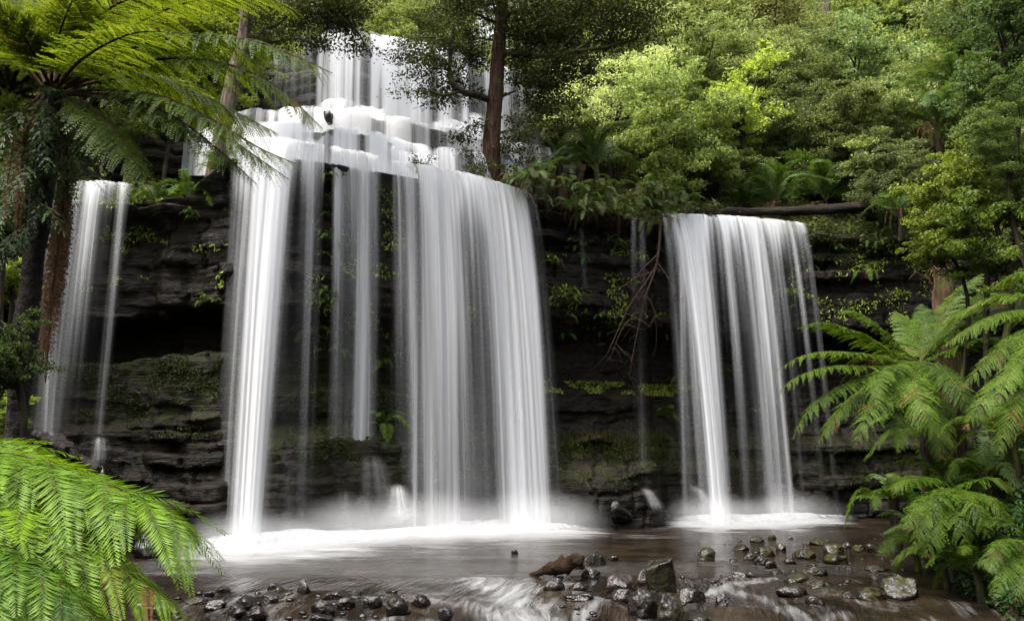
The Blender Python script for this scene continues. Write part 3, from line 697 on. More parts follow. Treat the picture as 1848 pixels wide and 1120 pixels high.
for pts, w, s in [([(868,1046),(905,1062),(945,1092),(970,1130)],40,1.05), ([(765,1086),(830,1090),(910,1106)],20,.8), ([(1012,1052),(985,1062),(950,1075)],22,.8),
                  ([(1255,1072),(1315,1056),(1395,1044)],16,.85), ([(1290,1060),(1380,1078),(1450,1108)],16,.7), ([(1085,1085),(1060,1100),(1000,1125)],18,.75),
                  ([(600,1106),(660,1110),(720,1108)],10,.8), ([(440,1112),(560,1108)],8,.6), ([(1650,1080),(1760,1100)],12,.45), ([(1400,1112),(1520,1100)],16,.55), ([(640,1080),(700,1078)],10,.5),
                  ([(480,1068),(570,1078)],16,.35), ([(1440,1010),(1560,1050)],14,.35), ([(820,1040),(860,1052)],30,.4), ([(1000,1100),(1140,1115)],26,.5), ([(1180,955),(1215,956)],5,.7), ([(760,1112),(900,1122)],22,.7),
                  ([(200,1085),(340,1075)],14,.4), ([(1330,1030),(1420,1040)],10,.4), ([(1620,1090),(1700,1085)],10,.5), ([(1140,1060),(1110,1085)],8,.5)]:
    q = np.array([PZ(x, y)[:2] for x, y in pts]); wm = w/ppm(PZ(*pts[0]))
    foam = np.maximum(foam, s*.78*sm(2.6*wm + .05, .1*wm, seg_d(X + (fbm(X*3, Y*3) - .5)*.3, Y, q)))
rk = np.zeros_like(X)
for bx, by, hw in ROCKS:
    if by > 16.5: continue
    d = np.hypot((X - bx), (Y - by)*1.0)/hw
    rk = np.maximum(rk, sm(1.55, 1.0, d))
    dw = np.hypot((X - bx)/hw, (Y - by + hw*1.0)/(hw*1.5))
    foam = np.maximum(foam, .30*sm(1.6, .8, dw))
rap = sm(14.2, 12.4, Y)*sm(-7, -4, X)
foam = np.maximum(foam, rap*.36*sm(.38, .75, fbm(X*.9 + 4, Y*1.5, 6)))
dz = (fbm(X*1.3, Y*.8) - .5)*.05 + rap*(fbm(X*2.2 + 9, Y*1.2) - .5)*.16 + sm(.5, 1.2, foam)*rap*.06 + rk*.02
dz -= .10*sm(12.3, 11.2, Y)
flow = np.stack([X + .35*np.sin(Y*.7) + (Y-12)*-.25*sm(13, 10, Y)*np.sign(X - .5), Y*1.0, X*0], -1)
# around the plunge zones the flow spreads out sideways
side = sm(14.5, 16.5, Y)[..., None]
flow = flow*(1 - side) + np.stack([Y*1.0, X + .3*np.sin(Y), X*0], -1)*side
kind(Geo().add(np.stack([X, Y, dz], -1), grid_faces(len(xs), len(ys))).build('water', 'pool_water', foam=np.clip(foam, 0, 1.6).ravel(), flow=flow.reshape(-1, 3)), 'structure')

# mist near the feet
def mist(px, py, Yd, sx, sy, sz, dens, label):
    v, f = ICO2
    o = Geo().add(v, f).build('mist', 'mist_air'); o.location = P(px, py, Yd); o.scale = (sx, sy, sz)
    o.color = (1, 1, 1, dens); kind(o, 'stuff', label, 'mist')
for (px, py, Yd, sx, sy, sz, dn, w_) in [(455,975,18.0,2.0,1.1,.75,1.1,'the left strand of the main waterfall'), (640,955,18.9,1.9,1.1,.9,1.0,'the middle of the main waterfall'), (780,950,19.3,2.0,1.1,.95,1.2,'the inner part of the right half of the main waterfall'),
        (965,945,20.0,2.1,1.1,.95,1.4,'the right edge of the main waterfall'), (1290,932,22.2,1.6,1.0,.75,1.2,'the strongest strand of the right waterfall'), (1420,925,22.8,2.0,1.0,.65,.9,'the thin strands of the right waterfall')]:
    mist(px, py, Yd, sx, sy, sz, dn*.6, 'soft white spray at the foot of ' + w_)

# ------------------------------------------------------------------ fern fronds
def frond_geo(g, path, wmax, npin=34, npl=12, droop=.35, fwd=22, lift=.08, rr=(.012, .003), t0=.12, plen=.16, roll=0.0, rng=RNG, mats=(0, 1), sides=(1, -1), jit=.06, base_w=.75, vbias=0.0, sweep=.42):
    pts = spline(path, 48); n = len(pts)
    d = np.concatenate([[0], np.cumsum(np.linalg.norm(np.diff(pts, axis=0), axis=1))]); d /= d[-1]
    T = nrm(np.gradient(pts, axis=0))
    chord = nrm((pts[-1] - pts[0])*np.array([1, 1, 0.0]) + 1e-6)
    ref = np.cross(chord, [0, 0, 1.0]); S = nrm(ref[None] - (T @ ref)[:, None]*T)
    Nn = np.cross(S, T)
    if roll: S, Nn = S*cos(roll) + Nn*sin(roll), Nn*cos(roll) - S*sin(roll)
    ti = np.linspace(t0, .995, npin); sg = np.array(sides)
    ti = np.repeat(ti, len(sg)); sg = np.tile(sg, npin)
    ti = np.clip(ti + rng.normal(0, .25/npin, len(ti)), t0*.9, 1)
    iv = lambda A: np.stack([np.interp(ti, d, A[:, k]) for k in range(3)], 1)
    b, t_, s_, n_ = iv(pts), nrm(iv(T)), nrm(iv(S)), nrm(iv(Nn))
    tp = np.clip((ti - t0)/(1 - t0), 0, 1)
    wl = wmax*((base_w + (1-base_w)*sm(0, .3, tp))*np.clip(1 - tp**3.2, 0, 1)**.8 + .05)*(1 + rng.normal(0, jit, len(ti)))
    fa = np.radians(fwd + 22*tp + rng.normal(0, 5, len(ti)))[:, None]
    dr = nrm(s_*sg[:, None]*np.cos(fa) + t_*np.sin(fa) + n_*(lift + rng.normal(0, .07, len(ti)))[:, None])
    sj = (np.arange(npl) + .35)/npl
    m = len(ti); dp = (droop*(1 + rng.normal(0, .25, m)))
    pos = b[:, None] + dr[:, None]*(wl[:, None]*sj[None])[..., None]
    pos[..., 2] -= dp[:, None]*wl[:, None]*sj[None]**2
    pos += t_[:, None]*(wl[:, None]*.10*sj[None]**2)[..., None]
    dj = np.repeat(dr[:, None], npl, 1); dj = dj.copy(); dj[..., 2] -= 2*dp[:, None]*sj[None]; dj = nrm(dj)
    nl = nrm(np.cross(dj, t_[:, None])); ac = nrm(np.cross(nl, dj))
    w = (wl/npl)[:, None, None]*.74
    ln = (plen*wl[:, None]*(1 - .82*sj[None]**1.3)*(.75 + .25*np.minimum(1, sj[None]*6)))[..., None]
    tips = []
    V = []
    for sd in (1, -1):
        q = nrm(ac*sd*.88 + dj*sweep + nl*rng.normal(0, .16, pos.shape[:2])[..., None] + np.array([0, 0, -.12]))
        V.append(np.stack([pos - dj*w*.62, pos + q*ln*.55 - dj*w*.55 , pos + q*ln + dj*w*.1, pos + q*ln*.45 + dj*w*.75, ], 2))
    V = np.stack(V, 2).reshape(-1, 3)
    k = len(V)//4
    F = np.arange(k*4).reshape(-1, 4)
    var = np.clip(.5 + vbias + rng.normal(0, .22, m)[:, None, None] + .25*(sj[None, :, None] - .5) + rng.normal(0, .1, (m, npl, 2)), 0, 1)
    g.add(V, F, mats[0], np.repeat(var.ravel(), 4))
    # pinna ribs
    a = b; e = pos[:, -1]; mid = pos[:, npl//2]
    rw = (t_*(wl*.012 + .0012)[:, None])
    RV = np.stack([a - rw, a + rw, mid + rw*.8, mid - rw*.8, e], 1)
    base = np.arange(m)[:, None]*5
    g.add(RV.reshape(-1, 3), np.concatenate([base + [0, 1, 2, 3]]), mats[1], .6)
    tv, tf = tube(pts, np.linspace(rr[0], rr[1], n), 5)
    g.add(tv, tf, mats[1], .5)
    return g

def frond_obj(parent, path, wmax, mats, name='frond', **kw):
    g = frond_geo(Geo(), path, wmax, **kw)
    g.v = [v - np.array(parent.location)[None] for v in g.v]
    h = Geo()
    for i in (1, 2): h.add(g.v[i], g.f[i] - g.f[i].min(), 0, g.a[i])
    g.v, g.f, g.m, g.a = g.v[:1], g.f[:1], g.m[:1], g.a[:1]
    rw = np.random.default_rng(len(C.objects)); nf = len(g.f[0]); npl_ = kw.get('npl', 12); npn = nf//(npl_*2)
    dead_ = rw.random(npn) < .015; tipd = np.arange(npn)/npn > 1 - .07*rw.random()*(rw.random() < .35)
    fm = np.repeat(dead_ | tipd, npl_*2) | (rw.random(nf) < .004); g.m[0] = fm.astype(int)
    g.a[0] = np.clip(g.a[0] + rw.normal(0, .10), 0, 1)
    o = g.build(name, [mats[0], 'frond_dead_dark'], parent); h.build('rib', mats[1], o)
    return o
def PP(*q): return [P(x, y, Y) for x, y, Y in q]

def trunk_obj(parent, path, radii, mat, name='trunk', sides=12, bump=.25, seed=1):
    v, f = tube(spline(path, 40), np.interp(np.linspace(0, 1, 40), np.linspace(0, 1, len(radii)), radii), sides, bump, seed)
    return Geo().add(v - np.array(parent.location), f).build(name, mat, parent)

# --- tree fern upper left
base = P(55, 560, 7.6); base[2] = float(groundZ(base[0], base[1]))
tf = thing('tree_fern', 'big tree fern on the left whose arching fronds hang over the falls', 'tree fern', base)
cr = P(98, 165, 7.5)
trunk_obj(tf, [base, base + (cr-base)*.5 + np.array([-.05, 0, 0]), cr], [.12, .10, .10], 'black_wood', bump=.5)
LF = [  # path, width
 ([(115,158,7.5),(215,96,7.2),(330,66,6.9),(450,72,6.6),(540,105,6.4),(600,132,6.3)], .36),
 ([(115,160,7.5),(230,118,7.3),(330,105,7.1),(430,122,6.9),(510,165,6.8),(582,232,6.7)], .36),
 ([(118,168,7.5),(190,162,7.3),(290,174,7.0),(380,214,6.8),(470,268,6.6),(540,298,6.5)], .34),
 ([(112,160,7.6),(250,138,7.8),(340,162,7.9),(430,205,8.0),(502,242,8.0)], .36),
 ([(118,168,7.5),(250,172,7.5),(350,202,7.4),(430,260,7.3),(522,324,7.2)], .33),
 ([(118,170,7.5),(230,180,7.2),(320,215,7.0),(400,275,6.9),(463,332,6.8)], .33),
 ([(112,172,7.4),(165,195,7.0),(215,248,6.7),(272,338,6.5)], .34),
 ([(108,155,7.6),(200,72,7.6),(320,10,7.5),(450,-10,7.3),(545,25,7.2)], .40),
 ([(104,152,7.6),(160,55,7.8),(260,-35,7.9),(400,-70,7.8),(520,-40,7.6)], .42),
 ([(96,150,7.6),(112,50,8.0),(170,-60,8.4),(260,-130,8.6)], .42),
 ([(90,150,7.6),(84,50,7.9),(80,-50,8.2),(84,-150,8.4)], .42),
 ([(82,150,7.6),(45,60,7.9),(5,-20,8.1),(-50,-80,8.2)], .42),
 ([(76,156,7.5),(20,90,7.4),(-50,50,7.2),(-130,50,7.0)], .42),
 ([(110,155,7.6),(180,100,8.4),(280,45,9.2),(400,30,9.6),(490,60,9.8)], .42),
 ([(106,152,7.7),(150,75,8.6),(210,10,9.4),(300,-30,10.0)], .44),
 ([(96,150,7.7),(90,70,8.8),(70,0,9.6),(30,-50,10.2)], .44),
 ([(86,152,7.7),(40,90,8.6),(-20,40,9.2),(-90,20,9.6)], .44),
 ([(100,160,7.3),(150,105,6.6),(240,60,6.1),(340,60,5.8)], .38),
 ([(112,166,7.5),(210,140,8.2),(310,150,8.9),(390,195,9.3),(440,250,9.5)], .36),
 ([(114,172,7.5),(180,185,7.9),(250,215,8.2),(330,275,8.4),(375,320,8.4)], .30),
 ([(100,150,7.6),(135,80,7.3),(190,20,7.0),(280,-15,6.8),(380,-10,6.6)], .40),
 ([(92,148,7.6),(100,90,7.2),(118,30,6.9),(150,-40,6.6)], .40),
 ([(88,150,7.5),(60,95,7.1),(25,40,6.8),(-20,0,6.6)], .40),
]
for i, (q, w) in enumerate(LF):
    if i in (13, 15, 19): continue
    frond_obj(tf, PP(*q), w*1.05, ('frond_deep', 'rachis_dark'), npin=38, npl=17, droop=.50 if i < 7 else .26, lift=-.05 if i < 7 else .05, rr=(.020, .003), t0=.18, plen=.22 if i < 7 else .16, rng=np.random.default_rng(100+i), vbias=-.05 if i < 7 else .12)
for i, q in enumerate([[(118,300,7.4),(110,400,7.3),(95,520,7.2),(82,690,7.15)], [(108,180,7.5),(122,300,7.4),(116,420,7.35),(98,560,7.3)], [(120,330,7.45),(104,460,7.35),(86,580,7.25),(76,660,7.2)]]):
    frond_obj(tf, PP(*q), .16, ('frond_dead', 'rachis_dark'), name='dead_frond', npin=44, npl=7, droop=1.3, fwd=50, lift=0, rr=(.02, .006), t0=.05, plen=.4, rng=np.random.default_rng(150+i), base_w=.7)
for i, q in enumerate([[(85,170,7.4),(50,230,7.3),(38,320,7.25),(30,430,7.2)], [(75,170,7.5),(35,220,7.4),(18,300,7.35),(8,400,7.3)]]):
    frond_obj(tf, PP(*q), .14, ('frond_dead_dark', 'rachis_dark'), name='dead_frond', npin=36, npl=6, droop=1.3, fwd=50, lift=0, rr=(.02, .006), t0=.05, plen=.4, rng=np.random.default_rng(160+i))

# --- tree fern at the right
KD = 1.38
base = P(1672, 900, 11.5*KD); base[2] = float(groundZ(base[0], base[1]))
rf = thing('tree_fern', 'full green tree fern leaning over the pool on the right bank', 'tree fern', base)
crR = P(1664, 656, 11.2*KD)
trunk_obj(rf, [base, base*.5 + crR*.5 + np.array([.12, .1, 0]), crR], [.20, .16, .13], 'bark_dark', bump=.5, seed=4)
c0 = (1662, 652, 11.2)
RF = [
 ([c0,(1613,636,11.0),(1543,600,10.7),(1484,582,10.5),(1440,592,10.4)], .34),
 ([c0,(1626,630,11.3),(1582,586,11.4),(1540,562,11.5),(1512,562,11.5)], .34),
 ([c0,(1655,625,11.5),(1640,585,11.8),(1612,562,12.0)], .40),
 ([c0,(1666,620,11.5),(1668,575,11.9),(1662,548,12.2)], .36),
 ([c0,(1615,650,10.8),(1543,636,10.4),(1464,637,10.1),(1400,668,10.0)], .32),
 ([c0,(1594,660,10.6),(1503,660,10.1),(1440,680,9.9),(1402,712,9.8)], .34),
 ([c0,(1580,672,10.5),(1503,706,10.0),(1456,746,9.8),(1430,792,9.75)], .36),
 ([c0,(1625,655,10.6),(1592,672,10.1),(1580,700,9.8),(1586,738,9.6)], .36),
 ([c0,(1632,668,10.5),(1600,708,10.0),(1566,748,9.7),(1542,806,9.6)], .40),
 ([c0,(1648,672,10.4),(1652,702,9.9),(1668,742,9.6),(1692,790,9.5)], .42),
 ([c0,(1682,656,10.6),(1708,674,10.1),(1730,702,9.8),(1748,742,9.7)], .38),
 ([c0,(1640,690,10.5),(1622,740,10.1),(1610,800,9.95)], .40),
 ([c0,(1672,700,10.5),(1690,760,10.1),(1700,830,9.9)], .38),
 ([c0,(1700,600,11.3),(1755,540,11.3),(1860,470,11.2)], .40),
 ([c0,(1695,615,11.0),(1765,570,10.7),(1880,540,10.4)], .40),
 ([c0,(1705,635,10.8),(1775,610,10.4),(1870,610,10.2)], .38),
 ([c0,(1690,590,11.7),(1725,530,12.0),(1790,480,12.2)], .36),
 ([c0,(1580,690,11.0),(1510,745,10.8),(1478,800,10.7)], .36),
]
for i, (q, w) in enumerate(RF):
    frond_obj(rf, PP(*[(a_, b_, c_*KD) for a_, b_, c_ in q]), w*1.08, ('frond_green', 'rachis'), npin=44, npl=15, droop=.42, lift=.02, rr=(.013, .003), t0=.12, plen=.25, rng=np.random.default_rng(200+i), vbias=.12)
for i, q in enumerate([[c0,(1640,700,11.0),(1630,780,11.0)], [c0,(1600,640,11.3),(1572,650,11.2),(1560,640,11.2)]]):
    frond_obj(rf, PP(*[(a_, b_, c_*KD) for a_, b_, c_ in q]), .16, ('frond_dead_dark', 'rachis_dark'), name='dead_frond', npin=26, npl=7, droop=1.0, fwd=40, rng=np.random.default_rng(240+i))
# --- its neighbour, rooted outside the frame
KN = 1.25
base = P(1935, 900, 9.6*KN); base[2] = float(groundZ(base[0], base[1]))
nf = thing('tree_fern', 'tree fern at the right border with yellowish ribs sweeping in from outside', 'tree fern', base)
cn = P(1940, 585, 9.4*KN)
trunk_obj(nf, [base, cn], [.2, .14], 'bark_dark', bump=.5, seed=6)
c1 = (1938, 582, 9.4)
NF = [
 ([c1,(1860,590,9.0),(1790,642,8.7),(1733,700,8.6)], .34),
 ([c1,(1870,630,8.8),(1796,692,8.4),(1738,775,8.3)], .36),
 ([c1,(1890,660,8.7),(1830,730,8.3),(1800,820,8.2)], .36),
 ([c1,(1860,535,9.6),(1790,538,9.8),(1735,562,10.0),(1690,586,10.1)], .32),
 ([c1,(1850,560,9.2),(1780,575,9.1),(1700,625,9.1)], .32),
 ([c1,(1900,500,9.8),(1850,490,10.0),(1790,520,10.2)], .34),
 ([c1,(1910,680,8.8),(1880,780,8.6),(1862,860,8.6)], .36),
 ([c1,(1880,610,8.4),(1830,660,7.9),(1790,740,7.7)], .34),
]
for i, (q, w) in enumerate(NF):
    frond_obj(nf, PP(*[(a_, b_, c_*KN) for a_, b_, c_ in q]), w*1.0, ('frond_green', 'rachis'), npin=46, npl=16, droop=.42, lift=.02, rr=(.012, .003), t0=.12, plen=.25, rng=np.random.default_rng(260+i), vbias=.1)
# --- low fern on the bank below
KL = 1.2
base = P(1722, 935, 11.6*KL); base[2] = float(groundZ(base[0], base[1]))
lf = thing('fern', 'lower fern drooping to the water under the right tree fern', 'fern', base)
c2 = (1722, 880, 11.6)
trunk_obj(lf, [base, P(1722, 884, 11.6*KL)], [.14, .10], 'bark_dark', bump=.5, seed=8)
for i, q in enumerate([[c2,(1680,862,11.2),(1640,862,10.9),(1603,884,10.8)], [c2,(1690,890,10.8),(1655,915,10.4),(1632,955,10.2)], [c2,(1705,900,10.7),(1685,945,10.3),(1672,1005,10.2)],
        [c2,(1725,905,10.6),(1732,940,10.2),(1742,985,10.1)], [c2,(1760,890,10.7),(1795,905,10.3),(1825,945,10.2)], [c2,(1755,868,11.0),(1790,862,10.8),(1830,880,10.7)],
        [c2,(1740,890,10.4),(1765,920,10.0),(1785,970,9.9)], [c2,(1690,850,11.8),(1660,825,11.9),(1620,830,11.9)], [c2,(1740,840,12.0),(1770,810,12.2),(1810,810,12.2)], [c2,(1705,885,10.6),(1665,935,10.3),(1650,985,10.2)]]):
    frond_obj(lf, PP(*[(a_, b_, c_*KL) for a_, b_, c_ in q]), .36, ('frond_green', 'rachis'), npin=36, npl=13, droop=.5, rr=(.010, .002), plen=.25, rng=np.random.default_rng(280+i), vbias=.08)
base = P(1862, 1055, 10.6); base[2] = float(groundZ(base[0], base[1]))
bf = thing('fern', 'dark green fern at the bottom right corner above the mossy boulder', 'fern', base)
c3 = (1862, 985, 10.6)
trunk_obj(bf, [base, P(1862, 988, 10.6)], [.12, .09], 'bark_dark', bump=.5, seed=9)
for i, q in enumerate([[c3,(1830,972,10.3),(1800,985,10.0),(1782,1030,9.9)], [c3,(1835,995,10.2),(1810,1030,9.9),(1795,1075,9.8)], [c3,(1850,1010,10.0),(1838,1050,9.8),(1832,1085,9.7)],
        [c3,(1835,950,10.8),(1805,935,10.9),(1775,945,10.9)], [c3,(1880,1000,10.0),(1890,1040,9.8),(1895,1080,9.7)]]):
    frond_obj(bf, PP(*q), .24, ('frond_green', 'rachis'), npin=30, npl=12, droop=.5, rr=(.009, .002), plen=.25, rng=np.random.default_rng(300+i), vbias=-.1)
# --- bright fronds lower left, near the camera
base = P(-150, 1060, 4.6); base[2] = float(groundZ(base[0], base[1]))
ef = thing('fern', 'bright lime-green fern fronds reaching in at the lower left corner', 'fern', base)
for i, (q, w) in enumerate([
  ([(-170,830,4.9),(-40,812,4.8),(60,826,4.7),(150,858,4.6),(240,890,4.5),(318,936,4.45),(362,1000,4.4)], .60),
  ([(-170,850,4.9),(-60,860,4.6),(60,910,4.4),(170,985,4.3),(250,1045,4.25),(318,1098,4.2)], .54),
  ([(-170,930,4.6),(-60,950,4.3),(40,1000,4.1),(110,1055,4.0),(170,1118,3.95)], .50),
  ([(-170,980,4.4),(-80,1010,4.1),(0,1070,3.9),(50,1140,3.8)], .44),
  ([(-170,840,5.1),(-60,800,5.2),(20,800,5.2),(90,830,5.2),(150,880,5.2)], .40)]):
    frond_obj(ef, PP(*q), w, ('frond_bright', 'rachis'), npin=30, npl=40, droop=.48, lift=.0, fwd=40, rr=(.010, .003), t0=.06, plen=.30, sweep=.66, jit=.12, rng=np.random.default_rng(320+i), vbias=.1)
v, f = tube(spline([base, base + np.array([.02, .1, .35]), P(-170, 850, 4.9)], 12), np.linspace(.10, .05, 12), 9, .4, 3)
Geo().add(v - base, f).build('trunk', 'bark_dark', ef)

# ------------------------------------------------------------------ smaller ferns: shared fronds
def proto_frond(L, rise, fall, w, mats, seed, npin=26, npl=9, droop=.4, plen=.26, name='frond', **kw):
    path = np.array([[0,0,0],[L*.3,0,rise*.75],[L*.65,0,rise*.9],[L,0,rise-fall]])
    return frond_geo(Geo(), path, w, npin=npin, npl=npl, droop=droop, rng=np.random.default_rng(seed), rr=(.011*L, .002*L), plen=plen, **kw).build(name, list(mats), link=False)
leaf_mat('frond_dim', (.018,.028,.009), (.07,.085,.028), .3, .5, .12)
PF = {
 'dim': [proto_frond(1.0, .2, .5, .18, ('frond_dim','rachis_dark'), 18), proto_frond(1.0, .05, .7, .18, ('frond_dim','rachis_dark'), 19)],
 'far': [proto_frond(1.0, .35, .25, .17, ('frond_far','rachis'), 11), proto_frond(1.0, .55, .30, .18, ('frond_far','rachis'), 12), proto_frond(1.0, .15, .40, .17, ('frond_far','rachis'), 13)],
 'dead': [proto_frond(1.0, .02, .9, .13, ('frond_dead','rachis_dark'), 14, droop=.9, npl=6), proto_frond(1.0, .1, .7, .13, ('frond_dead','rachis_dark'), 15, droop=.9, npl=6)],
 'green': [proto_frond(1.0, .3, .35, .20, ('frond_green','rachis'), 16), proto_frond(1.0, .1, .6, .2, ('frond_green','rachis'), 17)],
}
def place_fern(loc, L, n, label, cat='fern', name='fern', keys=('far',), tilt=0.0, az=None, trunk_h=0.0, group=None, seed=0, dead=0, arc=2*pi, elev=(0, 25)):
    r = np.random.default_rng(seed); loc = np.asarray(loc, float)
    root = thing(name, label, cat, loc - np.array([0, 0, trunk_h]), group)
    if trunk_h > 0:
        v, f = tube(spline([[0,0,-.3],[.05,0,trunk_h*.5],[0,0,trunk_h]], 10), np.linspace(.14, .10, 10)*(1 if trunk_h > 1.2 else .45), 8, .5, seed)
        Geo().add(v, f).build('trunk', 'bark_dark', root)
    for i in range(n + dead):
        dd = i >= n; k = 'dead' if dd else keys[i % len(keys)]
        o = obj('dead_frond' if dd else 'frond', PF[k][r.integers(len(PF[k]))], root)
        a = (az if az is not None else 0) + (i/n - .5)*arc + r.normal(0, .2)
        o.location = (0, 0, trunk_h); o.rotation_euler = (r.normal(0, .25), -radians(r.uniform(*elev)) if not dd else .3, a)
        s = L*r.uniform(.8, 1.1)*(.5 if dd else 1); o.scale = (s, s, s)
    return root
def hill_at(px, py, Yg):
    """ground point on the hill seen near this pixel at depth Yg, and its height gap"""
    q = P(px, py, Yg); return q, float(hillZ(q[0], q[1]))
for i, (px, py, Yd, L, n, lab) in enumerate([
    (1400, 368, 26.8, 1.9, 16, 'tree fern with upright fronds just behind the fallen log, left of its twin'),
    (1490, 362, 27.4, 2.2, 16, 'tree fern with tall upright fronds behind the fallen log, right of its twin'),
    (1075, 298, 24.6, 1.7, 16, 'spreading fern on the ledge right of the big tree trunk'),
    (1690, 222, 26.5, 2.1, 18, 'wide tree fern on the slope below the dark fern at the upper right'),
    (1722, 150, 29.0, 2.2, 18, 'dark tree fern high on the slope at the upper right'),
    (1340, 372, 27.6, 1.3, 12, 'small fern behind the left end of the fallen log'),
    (1570, 345, 28.0, 1.4, 12, 'dim fern in the shade behind the right end of the fallen log'),
    (1620, 380, 24.6, 1.1, 12, 'fern overhanging the end of the fallen log by the yellow-green tree'),
    (1010, 300, 24.8, 1.2, 12, 'small fern at the foot of the slope right of the big tree')]):
    q, hz = hill_at(px, py, Yd)
    place_fern(q, L, n, lab, 'tree fern' if 'tree' in lab else 'fern', 'tree_fern' if 'tree' in lab else 'fern', trunk_h=max(.05, q[2] - hz), seed=400+i, dead=3 if i != 4 else 2, elev=(5, 40) if i < 3 else (-5, 25))

# ferns on the cliff face
def on_cliff(px, py, off=-.06):
    Y = 21.0
    for _ in range(40):
        q = P(px, py, Y); Y = .5*Y + .5*(float(cliffY(q[0], q[2])) + off)
    return P(px, py, Y)
def cliff_fern(px, py, L, n, lab, seed, group=None, keys=('green',), dead=0, off=-.1):
    place_fern(on_cliff(px, py, off), L, n, lab, 'fern', 'fern', keys=keys, az=-pi/2, arc=pi*1.15, seed=seed, group=group, dead=dead, elev=(-25, 30))
for i, (px, py, L, n, lab) in enumerate([
    (560, 605, .75, 7, 'bright fern on the mossy bench left of the thin strands of the main fall'),
    (610, 632, .5, 6, 'small fern just right of the bright fern behind the thin strands'),
    (692, 765, .75, 8, 'drooping fern low behind the thin strands of the main fall'),
    (685, 655, .6, 6, 'fern with pointed fronds on the moss between the two bodies of the main fall'),
    (1380, 482, .55, 6, 'pale fern growing behind the right waterfall near its top'),
    (1450, 485, .6, 6, 'pale fern at the right edge of the right waterfall'),
    (1420, 535, .7, 7, 'star-shaped fern behind the right waterfall below the pale ferns'),
    (1320, 662, .45, 6, 'small fern behind the right waterfall at mid height, left of another'),
    (1385, 657, .5, 6, 'small fern behind the right waterfall at mid height, right of another'),
    (1208, 752, .7, 7, 'dim fern in the recess left of the right waterfall'),
    (1225, 690, .6, 6, 'dim fern above the recess left of the right waterfall'),
    (1355, 745, .4, 5, 'tiny fern low behind the right waterfall')]):
    cliff_fern(px, py, L, n, lab, 500+i)
cliff_fern(1565, 490, .6, 5, 'fern with hanging rusty dead fronds on the dark rock right of the right fall', 530, keys=('green',), dead=7)
cliff_fern(1672, 500, .55, 2, 'withered brown frond hanging beside the reddish trunk on the right', 531, keys=('dead',), dead=3, off=-3.5)
r = np.random.default_rng(77)
GH = {'ledge': ('small fern in the tangled mat on the ledge between the two falls', 'ferns matted on the ledge between the falls'),
      'face': ('small hanging fern on the rock face between the two falls', 'ferns hanging on the rock between the falls'),
      'mid': ('small fern clinging to the rock behind the main fall', 'ferns clinging behind the main fall'),
      'l': ('small fern clinging to the dark rock left of the main fall', 'ferns on the rock left of the main fall'),
      'r': ('small leafy fern hanging from the mossy brow right of the right fall', 'ferns hanging from the brow right of the right fall')}
for i in range(54):     # mat on the ledge
    x = r.uniform(925, 1245); y0 = np.interp(x, [925, 1000, 1100, 1195, 1245], [318, 322, 330, 345, 362])
    y = y0 + r.uniform(-6, 62)*np.interp(x, [925, 1000, 1180, 1245], [.3, 1, 1, .2])
    q = onLip(x, y, -.15 - .25*r.random())
    place_fern(q, r.uniform(.3, .85), 6, *([GH['ledge'][0]]), 'fern', keys=('far', 'dead', 'far', 'dim') if r.random() < .6 else ('far', 'dim'), az=-pi/2, arc=pi*1.5, seed=600+i, group=GH['ledge'][1], dead=4 if r.random() < .7 else 0, elev=(-30, 35))
for key, n_, bx in [('face', 26, [(980,430,1070,490),(1000,565,1240,605),(985,520,1050,560),(1100,430,1190,470)]), ('mid', 22, [(575,340,705,480),(575,300,600,600),(830,560,960,600),(740,560,820,600)]),
                    ('l', 16, [(190,400,270,430),(330,365,385,400),(345,520,400,545),(250,330,385,350),(0,540,60,560)]), ('r', 18, [(1480,440,1640,490),(1500,410,1660,440)])]:
    for i in range(n_):
        b = bx[i % len(bx)]; cliff_fern(r.uniform(b[0], b[2]), r.uniform(b[1], b[3]), r.uniform(.22, .42), 5, GH[key][0], 700 + i + hash(key) % 97 if False else 700 + i, group=GH[key][1], keys=('green', 'far'))

# ------------------------------------------------------------------ leaves and trees
def leaves(c, size, rng, up=.6, aspect=.5, drop=0.0):
    n_ = len(c)
    nn = rng.normal(size=(n_, 3)); nn[:, 2] = np.abs(nn[:, 2])*.6 + up; nn = nrm(nn)
    a = nrm(np.cross(nn, rng.normal(size=(n_, 3)))); b = np.cross(nn, a)
    s = (size*rng.uniform(.65, 1.35, n_))[:, None]
    a = a.copy(); a[:, 2] -= drop; a = nrm(a)
    V = np.stack([c - a*s*.5, c + b*s*aspect*.5 + a*s*.05, c + a*s*.5, c - b*s*aspect*.5 + a*s*.05], 1)
    return V.reshape(-1, 3), np.arange(n_*4).reshape(-1, 4)
def clump_pts(center, rad, n_, rng, shell=2.4):
    d = nrm(rng.normal(size=(n_, 3))); rr = rng.random(n_)**(1/shell)
    bump = .72 + .55*fbm(d[:, 0]*2.2 + center[0]*3, d[:, 1]*2.2 + center[1]*3, d[:, 2]*2.2 + center[2]*3, 3)
    return np.asarray(center) + d*(rr*bump)[:, None]*np.asarray(rad)
